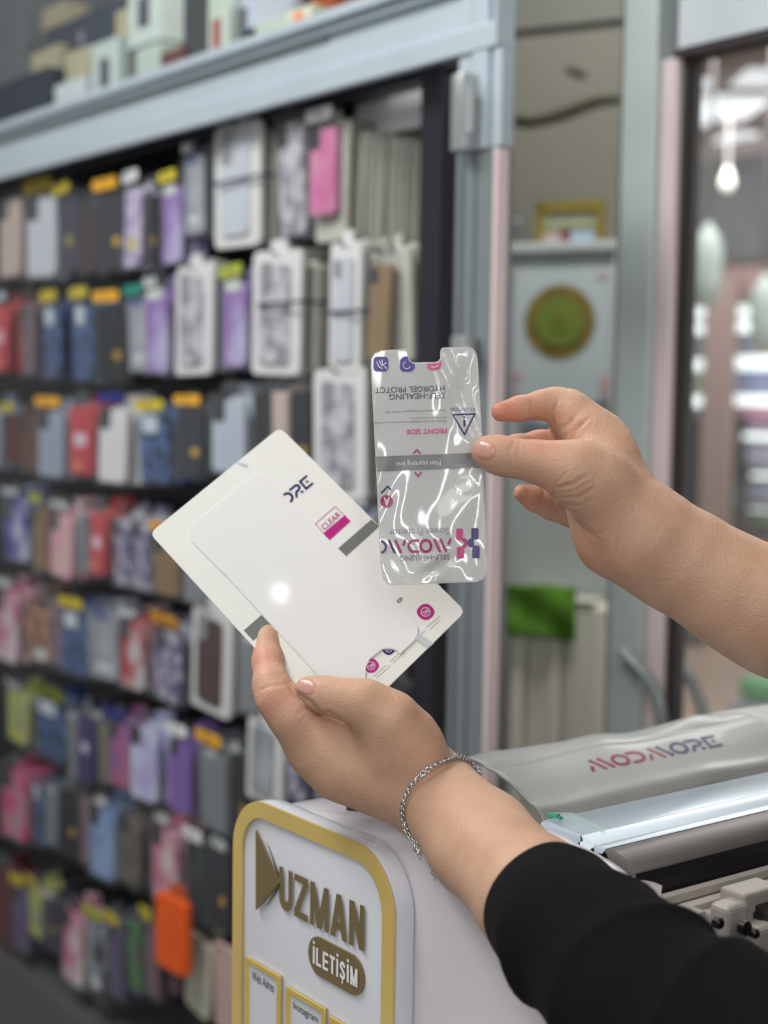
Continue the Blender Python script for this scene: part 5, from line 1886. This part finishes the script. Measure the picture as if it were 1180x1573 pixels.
# index finger: towards the left above, tip free
S1.chain([(922, 676, 1.0, 42), (885, 648, 1.004, 34), (868, 629, 1.004, 31), (852, 621, 1.002, 25), (833, 622, .998, 22), (798, 628, .99, 19), (770, 632.5, .984, 15.5)], .004, .010)
# middle finger, mostly hidden behind the thumb, its tip behind the film
S1.chain([(905, 690, 1.02, 36), (865, 684, 1.024, 24), (829, 683, 1.014, 21.5), (795, 688, 1.005, 20), (765, 692, .996, 19), (742, 694, .9885, 15)], .004, .008)
# ring finger, behind the middle finger
S1.chain([(905, 720, 1.04, 30), (862, 714, 1.052, 22), (830, 720, 1.048, 19), (806, 716, 1.04, 14)], .004, .008)
# little finger, showing below the thumb
S1.chain([(905, 795, 1.022, 28), (876, 785, 1.03, 23), (848, 776, 1.032, 22), (821, 766, 1.03, 18.5), (802, 757, 1.027, 13.5)], .004, .010)
V1, Q1 = S1.mesh()
V1 = relax(V1, Q1, 2, .5)
CR1 = [
    ([(852, 657), (848, 640), (857, 615)], 2.2, 1.5),
    ([(818, 608), (816, 628), (817, 648)], 2.0, .5),
    ([(790, 678), (784, 692), (786, 708)], 2.0, .8), ([(799, 679), (795, 696), (797, 712)], 1.8, .7), ([(783, 682), (779, 695), (780, 704)], 1.5, .5),
    ([(852, 750), (880, 744), (902, 730)], 2.4, 1.4), ([(850, 746), (866, 732), (872, 722)], 1.8, .7),
    ([(862, 764), (890, 764), (915, 748)], 2.2, 1.0), ([(868, 775), (890, 778), (910, 766)], 2.0, .8), ([(852, 757), (878, 755), (905, 740)], 1.8, .7), ([(866, 783), (885, 788), (902, 780)], 2, .6),
    ([(878, 676), (890, 655), (908, 640)], 2.4, 1.3), ([(862, 660), (876, 648), (888, 634)], 2.2, .9), ([(868, 672), (880, 662), (895, 648)], 1.8, .7), ([(905, 636), (912, 645), (905, 655)], 1.8, .5),
    ([(888, 800), (902, 818), (922, 830)], 2.8, 1.2), ([(905, 816), (925, 821), (932, 812)], 2.2, .9), ([(885, 790), (892, 812), (900, 830)], 2.4, .6),
    ([(950, 885), (946, 855), (952, 825), (958, 800)], 2.2, .7), ([(955, 800), (968, 790), (985, 784)], 2, .4),
    ([(832, 745), (836, 758), (830, 770)], 2, .8), ([(850, 752), (852, 770), (846, 786)], 2, .8), ([(812, 750), (822, 760)], 2, .0001),
    ([(971, 777), (974, 782), (976, 788)], 1.6, 1.6),
    ([(760, 676), (761, 682), (760, 704), (755, 710)], 1.6, .0001),
    ([(1000, 890), (1020, 893), (1035, 892)], 2.5, .4)]
CR1 = [(a, b * 1.15, c * .62) for a, b, c in CR1]
V1 = carve(V1, Q1, CR1, [(888, 655, 14, 1.0), (905, 800, 18, 1.2), (980, 800, 40, .6)])

# ---- left hand (lower in the photo): thumb in front of the card, fingers behind it, back of the hand towards the viewer
S2 = SDF((-.105, -.42, .68), (.22, -.075, 1.10), .0014)
for a_, b_ in (((668, 1222, .982, 68), (740, 1296, .93, 80)), ((740, 1296, .93, 80), (822, 1378, .86, 90)), ((822, 1378, .86, 90), (1010, 1530, .78, 80)),
               ((664, 1224, .985, 66), (636, 1200, .985, 64)), ((636, 1200, .985, 64), (588, 1180, .99, 69)), ((588, 1180, .99, 69), (530, 1164, .995, 63)),
               ((530, 1164, .995, 63), (490, 1142, 1.0, 49)), ((490, 1142, 1.0, 49), (450, 1098, .998, 34)),
               ((642, 1184, .975, 46), (612, 1140, .972, 50)), ((616, 1138, .972, 58), (580, 1100, .97, 44))):
    cone_px(S2, a_, b_, .010)
# index finger swelling beside the thumb, its end behind the card
S2.chain([(500, 1132, .990, 44), (455, 1100, .988, 36), (425, 1072, .990, 30), (416, 1050, .995, 26), (412, 1018, 1.010, 23), (411, 985, 1.028, 23), (416, 962, 1.036, 20)], .006, .012)
# middle, ring and little fingers curled behind the card
S2.chain([(500, 1140, 1.01, 44), (455, 1118, 1.022, 30), (445, 1080, 1.035, 23), (455, 1030, 1.040, 20), (468, 1000, 1.042, 17)], .006, .010)
S2.chain([(520, 1160, 1.02, 42), (484, 1150, 1.035, 29), (475, 1110, 1.045, 23), (500, 1060, 1.040, 20), (515, 1035, 1.038, 16)], .006, .010)
S2.chain([(550, 1180, 1.02, 38), (510, 1172, 1.035, 26), (505, 1140, 1.045, 21), (535, 1095, 1.035, 18), (548, 1075, 1.030, 15)], .006, .010)
# thumb
S2.chain([(636, 1152, .968, 48), (600, 1106, .962, 42), (560, 1080, .961, 34), (524, 1073, .963, 27), (495, 1066, .966, 24), (472, 1058, .9675, 18.5)], .008, .006)
V2, Q2 = S2.mesh()
V2 = relax(V2, Q2, 2, .5)
CR2 = [
    ([(485, 1098), (505, 1094), (520, 1105), (525, 1112)], 2.6, 2.0), ([(525, 1108), (524, 1101), (517, 1096)], 1.8, .8), ([(508, 1100), (522, 1112)], 1.8, .6),
    ([(441, 1050), (455, 1066), (475, 1078), (492, 1096), (500, 1102)], 3.0, 2.4),
    ([(496, 1054), (492, 1068), (494, 1082)], 1.6, .8), ([(502, 1054), (499, 1066)], 1.4, .5),
    ([(398, 1062), (410, 1055), (436, 1052)], 2.2, .9), ([(396, 1071), (405, 1068)], 1.6, .5),
    ([(455, 1100), (466, 1090), (484, 1092)], 2.0, .8), ([(476, 1110), (488, 1098)], 1.8, .5),
    ([(648, 1146), (668, 1138), (690, 1136)], 2.0, .35), ([(600, 1062), (606, 1074)], 1.8, .4), ([(612, 1066), (622, 1080)], 1.8, .35), ([(622, 1070), (636, 1086)], 1.8, .35),
    ([(560, 1072), (562, 1088)], 2.0, .3)]
CR2 = [(a, b * 1.2, c * .5) for a, b, c in CR2]
V2 = carve(V2, Q2, CR2, [(570, 1180, 40, -.6)])


def flush(V, spots):
    px = V[:, 0] / V[:, 2] * FPX + 590
    py = -V[:, 1] / V[:, 2] * FPX + 786.5
    f = np.zeros(len(V))
    for (x, y, r, a) in spots:
        f = np.maximum(f, a * np.exp(-((px - x) ** 2 + (py - y) ** 2) / (r * r)))
    return f


FL1 = flush(V1, [(772, 632, 40, .9), (815, 630, 30, .5), (740, 692, 20, .5), (812, 762, 28, .6), (900, 835, 40, .35), (880, 650, 26, .3), (830, 672, 30, .6)])
FL2 = flush(V2, [(405, 1010, 26, .6), (420, 1075, 34, .35), (470, 1056, 18, .45), (480, 1105, 30, .2), (500, 1230, 40, .15)])

# ---- the rest of the body, out of the frame on the right: head, neck, trunk
B = SDF((-.62, .55, .02), (.10, 1.32, 1.86), .009)


def wc(a, b, ra, rb, k=.03, sq=1.0, ax=(0, 0, 1), S=B):
    S.cone(np.array(a, float), np.array(b, float), ra, rb, k, sq, ax)


hx, hy = -.26, .93
wc((hx, hy, 1.70), (hx - .01, hy, 1.66), .094, .085, .03)
wc((hx - .035, hy, 1.62), (hx - .06, hy, 1.585), .058, .036, .04)
wc((hx - .095, hy, 1.655), (hx - .115, hy, 1.625), .010, .016, .012)
for s_ in (-1, 1):
    wc((hx + .005, hy + s_ * .088, 1.665), (hx + .005, hy + s_ * .09, 1.635), .018, .012, .006, 1.8, (0, 1, 0))
    wc((hx - .085, hy + s_ * .033, 1.672), (hx - .082, hy + s_ * .04, 1.672), .014, .014, .004)
wc((hx - .093, hy - .02, 1.592), (hx - .093, hy + .02, 1.592), .008, .008, .006)
wc((hx + .01, hy, 1.60), (hx + .02, hy, 1.42), .055, .062, .03)
VB, QB = B.mesh()
VB = relax(VB, QB, 2, .5)
BW1, BW2 = cam2world(V1), cam2world(V2)


def merge(parts):
    Vs, Qs, o_ = [], [], 0
    for v, q_ in parts:
        Vs.append(v)
        Qs.append(q_ + o_)
        o_ += len(v)
    return np.concatenate(Vs), np.concatenate(Qs)


def np_mesh(name, V, Q, mats, parent=None, loc=(0, 0, 0)):
    me = bpy.data.meshes.new(name)
    V = V - np.array(loc)[None, :]
    me.vertices.add(len(V))
    me.vertices.foreach_set('co', V.astype(np.float32).ravel())
    me.loops.add(Q.size)
    me.loops.foreach_set('vertex_index', Q.astype(np.int32).ravel())
    me.polygons.add(len(Q))
    me.polygons.foreach_set('loop_start', np.arange(0, Q.size, 4, dtype=np.int32))
    me.polygons.foreach_set('loop_total', np.full(len(Q), 4, np.int32))
    for m in mats:
        me.materials.append(m)
    me.update(calc_edges=True)
    me.validate()
    me.polygons.foreach_set('use_smooth', [True] * len(me.polygons))
    o = bpy.data.objects.new(name, me)
    COL.objects.link(o)
    if parent is not None:
        o.parent = parent
    else:
        o.location = loc
    return o


# upper arms and trunk skin run inside the sweater, joining both forearms into one body
BODY = SDF((-.62, .50, .75), (.02, 1.32, 1.50), .009)
eR = cam2world(cpt(1560, 1130, .95)[None])[0]
eL = cam2world(cpt(1010, 1530, .78)[None])[0]
eL2 = cam2world(cpt(1420, 1720, .74)[None])[0]
shR, shL = np.array((-.27, 1.10, 1.37)), np.array((-.27, .76, 1.37))


def w_c(a, b, ra, rb, k=.03, sq=1.0, ax=(0, 0, 1)):
    BODY.cone(np.array(a, float), np.array(b, float), ra, rb, k, sq, ax)


w_c(eR, shR, .040, .050)
w_c(eL, eL2, .027, .034)
w_c(eL2, shL, .034, .046)
w_c((-.25, .85, 1.36), (-.25, 1.01, 1.36), .065, .065)
w_c((-.25, .93, 1.30), (-.25, .93, .95), .10, .10)
w_c((-.25, .93, 1.46), (-.25, .93, 1.30), .055, .08)
VBD, QBD = BODY.mesh()
allV, allQ = merge([(BW1, Q1), (BW2, Q2), (VB, QB), (VBD, QBD)])
person_loc = (-.26, .93, 0)
person = np_mesh('person', allV, allQ, [SKIN], loc=person_loc)
fl = np.concatenate([FL1, FL2, np.zeros(len(VB) + len(VBD))]).astype(np.float32)
if len(person.data.vertices) == len(fl):
    at = person.data.attributes.new('flush', 'FLOAT', 'POINT')
    at.data.foreach_set('value', fl)
tag(person, 'person in black sweater with pushed-up sleeve, holding a card and a clear film', 'person')

hand_bvh = BVHTree.FromPolygons([Vector(v) for v in np.concatenate([BW1, BW2])], [tuple(int(i) for i in q_) for q_ in merge([(BW1, Q1), (BW2, Q2)])[1]])


def on_skin(px, py, h=0.0):
    r = ray(px, py).normalized()
    hit, nrm, _, _ = hand_bvh.ray_cast(C0, r)
    if hit is None:
        return None, None
    if nrm.dot(r) > 0:
        nrm = -nrm
    return hit + nrm * h, nrm


NAIL = mat('nail', (200, 150, 134), rough=.3, coat=.15)


def nail(cx, cy, l, w_, ang, h=.0007):
    """fingernail plate laid on the thumb surface: l half length, w half width in frame pixels, ang towards the tip"""
    ca, sa = math.cos(math.radians(ang)), math.sin(math.radians(ang))
    NR, NT = 7, 28
    vs, fs = [], []
    for i in range(NR + 1):
        rr = i / NR
        for j in range(NT):
            t = 2 * math.pi * j / NT
            e = 2.6
            x = math.copysign(abs(math.cos(t)) ** (2 / e), math.cos(t)) * l * rr
            y = math.copysign(abs(math.sin(t)) ** (2 / e), math.sin(t)) * w_ * rr
            X = cx + x * ca - y * sa
            Yp = cy + x * sa + y * ca
            p, nn = on_skin(X, Yp, h * (1 - rr ** 6) + .0001)
            if p is None:
                p = vs[-1] if vs else P(X, Yp, .95)
            vs.append(p)
    for i in range(NR):
        for j in range(NT):
            j2 = (j + 1) % NT
            fs.append((i * NT + j, i * NT + j2, (i + 1) * NT + j2, (i + 1) * NT + j))
    loc = Vector(person_loc)
    return MB().add(vs, fs).build('fingernail', NAIL, person, smooth=True, label='pinkish thumbnail')


nail(745, 691, 15.5, 15, 187)
nail(470, 1054, 15, 12.5, 198)

# ---- sweater: pushed-up left sleeve with folds, trunk, right upper sleeve
KNIT = mat('black_knit', (15, 15, 18), rough=.95, spec=.2, noise=.15, nscale=220, bump=.35, bscale=900)
cl = [(828, 1383, .86, 97), (842, 1396, .85, 106), (868, 1422, .83, 118), (915, 1462, .81, 128), (970, 1508, .79, 138), (1040, 1560, .77, 140), (1120, 1600, .755, 145), (1220, 1650, .745, 160), (1420, 1720, .74, 175)]
cpts = [P(x, y, z) for x, y, z, r in cl]
crs = [r / FPX * z for x, y, z, r in cl]
NS, NTh = 150, 96
vs, fs = [], []
tot = len(cpts) - 1


def catm(arr, t):
    i = min(int(t), len(arr) - 2)
    f = t - i
    p0, p1, p2, p3 = arr[max(i - 1, 0)], arr[i], arr[i + 1], arr[min(i + 2, len(arr) - 1)]
    return 0.5 * ((2 * p1) + (p2 - p0) * f + (2 * p0 - 5 * p1 + 4 * p2 - p3) * f * f + (-p0 + 3 * p1 - 3 * p2 + p3) * f ** 3)


prev = None
for i in range(NS + 1):
    t = i / NS * tot * .9999
    p = catm(cpts, t)
    t2 = min(t + .05, tot * .9999)
    tg = (catm(cpts, t2) - catm(cpts, t2 - .1)).normalized()
    r = catm(crs, t)
    a = (-FW - tg * (-FW).dot(tg)).normalized()      # towards the viewer
    b = tg.cross(a)
    s_ = i / NS
    for j in range(NTh):
        th = 2 * math.pi * j / NTh
        # folds wander diagonally and fade at the cuff
        ph = 34 * s_ ** .85 + 2.0 * math.sin(th + .9) + .7 * math.sin(2 * th + 6 * s_) + .6 * math.sin(13 * s_ + th)
        am = .0045 * min(1, max(0, (s_ - .10) / .14))
        rdg = (1 - abs(math.sin(ph / 2.0))) ** 1.6
        fold = am * (rdg * 1.3 - .5) * (.55 + .45 * math.sin(th * 2 + 7 * s_ + 1) * math.sin(ph * .37))
        fold += .0022 * math.sin(th * 3 + s_ * 9) * s_
        if s_ < .012:
            fold -= .004 * (1 - s_ / .012)
        vs.append(p + (a * math.cos(th) + b * math.sin(th)) * (r + fold))
ring0 = len(vs)
# inner lining ring of the cuff
for k_ in range(1, 5):
    p = cpts[0] + (cpts[1] - cpts[0]).normalized() * (.004 * k_)
    tg = (cpts[1] - cpts[0]).normalized()
    a = (-FW - tg * (-FW).dot(tg)).normalized()
    b = tg.cross(a)
    for j in range(NTh):
        th = 2 * math.pi * j / NTh
        vs.append(p + (a * math.cos(th) + b * math.sin(th)) * (crs[0] - .0045))
for i in range(NS):
    for j in range(NTh):
        j2 = (j + 1) % NTh
        fs.append((i * NTh + j, i * NTh + j2, (i + 1) * NTh + j2, (i + 1) * NTh + j))
chain_ = [0] + [ring0 + k_ * NTh for k_ in range(4)]
for a_, b_ in zip(chain_[:-1], chain_[1:]):
    for j in range(NTh):
        j2 = (j + 1) % NTh
        fs.append((a_ + j, b_ + j, b_ + j2, a_ + j2))
sv = np.array([tuple(v) for v in vs])
sq_ = np.array(fs)
T = SDF((-.66, .42, .72), (.08, 1.36, 1.52), .010)
eLw = np.array(tuple(cpts[-1]))


def t_c(a, b, ra, rb, k=.04, sq=1.0, ax=(0, 0, 1)):
    T.cone(np.array(a, float), np.array(b, float), ra, rb, k, sq, ax)


t_c(np.array(tuple(cpts[-1])), shL, .058, .078)
t_c(eR + (shR - eR) * .25, shR, .056, .075)
t_c((-.25, .84, 1.36), (-.25, 1.02, 1.36), .085, .085)
t_c((-.25, .87, 1.26), (-.25, .87, .86), .125, .125, .05)
t_c((-.25, .99, 1.26), (-.25, .99, .86), .125, .125, .05)
VT, QT = T.mesh()
VT = relax(VT, QT, 2, .5)
V_, Q_ = merge([(sv, sq_), (VT, QT)])
sw = np_mesh('sweater', V_ - np.array(person_loc)[None, :], Q_, [KNIT], parent=person)
sw['label'] = 'black knitted sweater with the left sleeve pushed up'
# trousers
T2 = SDF((-.50, .66, 0.0), (.02, 1.20, .98), .011)


def l_c(a, b, ra, rb, k=.04):
    T2.cone(np.array(a, float), np.array(b, float), ra, rb, k)


l_c((-.25, .88, .86), (-.25, .98, .86), .14, .14)
for yy in (.84, 1.02):
    l_c((-.25, yy, .84), (-.25, yy, .48), .095, .07)
    l_c((-.25, yy, .48), (-.25, yy, .06), .07, .055)
VL, QL = T2.mesh()
np_mesh('trousers', relax(VL, QL, 1) - np.array(person_loc)[None, :], QL, [mat('dark_denim', (40, 44, 58), rough=.85, noise=.1, nscale=120)], parent=person)
for yy in (.84, 1.02):
    MB().box((-.30, yy, .045), (.13, .045, .044), bev=.035, seg=4).build('shoe', mat('shoe_black', (30, 30, 32), rough=.5), person, smooth=True)
# hair
Hh = SDF((-.42, .78, 1.55), (-.10, 1.08, 1.84), .007)
Hh.cone(np.array((hx + .012, hy, 1.715)), np.array((hx + .03, hy, 1.67)), .098, .088, .02)
VH, QH = Hh.mesh()
VH = relax(VH, QH, 2)
np_mesh('hair', VH - np.array(person_loc)[None, :], QH, [mat('hair_dark', (38, 30, 26), rough=.6, noise=.3, nscale=90)], parent=person)

# ================================================================ BRACELET
SILV = mat('silver', (214, 214, 216), rough=.14, metal=1.0)
path_px = [(739, 1190), (733, 1180), (724, 1172), (712, 1167), (698, 1164.5), (684, 1167), (668, 1173), (653, 1183), (640, 1195), (630, 1209), (623, 1224), (620, 1240), (621, 1256), (626, 1272), (632, 1284), (640, 1294)]
fr_ = []
for (x, y) in path_px:
    p, nn = on_skin(x, y, .0016)
    if p is None:
        p = None
    fr_.append(p)
wc_ = P(672, 1226, .982)
last = None
front = []
for p, (x, y) in zip(fr_, path_px):
    if p is None:
        p = wc_ + (P(x, y, .985) - wc_) * 1.0 + FW * .002
    front.append(p)
axis = (P(740, 1296, .93) - P(682, 1226, .985)).normalized()
# hidden half passes behind the wrist
a0, a1 = front[-1], front[0]
back = []
for k in range(1, 12):
    t = k / 12
    mid = a0 * (1 - t) + a1 * t
    back.append(mid + FW * (.052 * math.sin(math.pi * t)) + (-UP * .0 + RT * .0))
loop = front + back


def resample(pts, step, closed=True):
    P_ = pts + ([pts[0]] if closed else [])
    out, acc = [P_[0]], 0.0
    for a, b in zip(P_[:-1], P_[1:]):
        l = (b - a).length
        d = step - acc
        while d <= l:
            out.append(a + (b - a) * (d / l))
            d += step
        acc = l - (d - step)
    return out


def link(mb, c, t, nrm, L_, W_, r, flat=False):
    side = t.cross(nrm).normalized()
    pts = []
    n = 12
    for i in range(n):
        a = 2 * math.pi * i / n
        pts.append(c + t * (L_ / 2 * math.cos(a)) + side * (W_ / 2 * math.sin(a)))
    mb.tube(pts, r, n=6, closed=True)


br = empty('bracelet', wc_, 'thin silver chain bracelet round the left wrist', 'bracelet')


def smooth_loop(pts, it=1):
    for _ in range(it):
        n = len(pts)
        o_ = []
        for i in range(n):
            a, b = pts[i], pts[(i + 1) % n]
            o_ += [a * .75 + b * .25, a * .25 + b * .75]
        pts = o_
    return pts


lp_ = resample(smooth_loop(loop, 2), .0021)
mb = MB()
for i in range(len(lp_)):
    t = (lp_[(i + 1) % len(lp_)] - lp_[i - 1]).normalized()
    out = (lp_[i] - (wc_ + axis * (lp_[i] - wc_).dot(axis))).normalized()
    s_ = t.cross(out).normalized()
    n_ = (out + s_ * (.7 if i % 2 else -.7)).normalized()
    if i % 9 in (4,):
        link(mb, lp_[i], t, out, .0062, .0030, .00055)
    else:
        link(mb, lp_[i], t, n_, .0036, .0030, .00052)
mb.build('chain', SILV, br, smooth=True)


def drop(pts, name, step=.0022):
    mb = MB()
    rs = resample([P(*p) for p in pts], step, closed=False)
    for i in range(len(rs) - 1):
        t = (rs[i + 1] - rs[i]).normalized()
        n_ = -FW if i % 2 else RT
        n_ = (n_ - t * n_.dot(t)).normalized()
        link(mb, (rs[i] + rs[i + 1]) / 2, t, n_, step * 1.55, .0023, .0004)
    return mb


Zd = (front[-1] - C0).dot(FW)
mb = drop([(640, 1294, Zd), (643, 1305, Zd - .001), (645, 1316, Zd - .001), (646, 1322, Zd)], 'clasp_chain')
mb.tube([P(641 + 4.5 * math.sin(a * .6), 1302 - 8 * math.cos(a * .6), Zd - .002) for a in range(10)], .0007, n=6)
mb.build('clasp', SILV, br, smooth=True)
mb = drop([(644, 1298, Zd), (654, 1310, Zd - .004), (660, 1322, Zd - .006), (664, 1334, Zd - .007), (667, 1344, Zd - .007), (669, 1352, Zd - .007)], 'extender_chain', .0027)
mb.build('extender_chain', SILV, br, smooth=True)
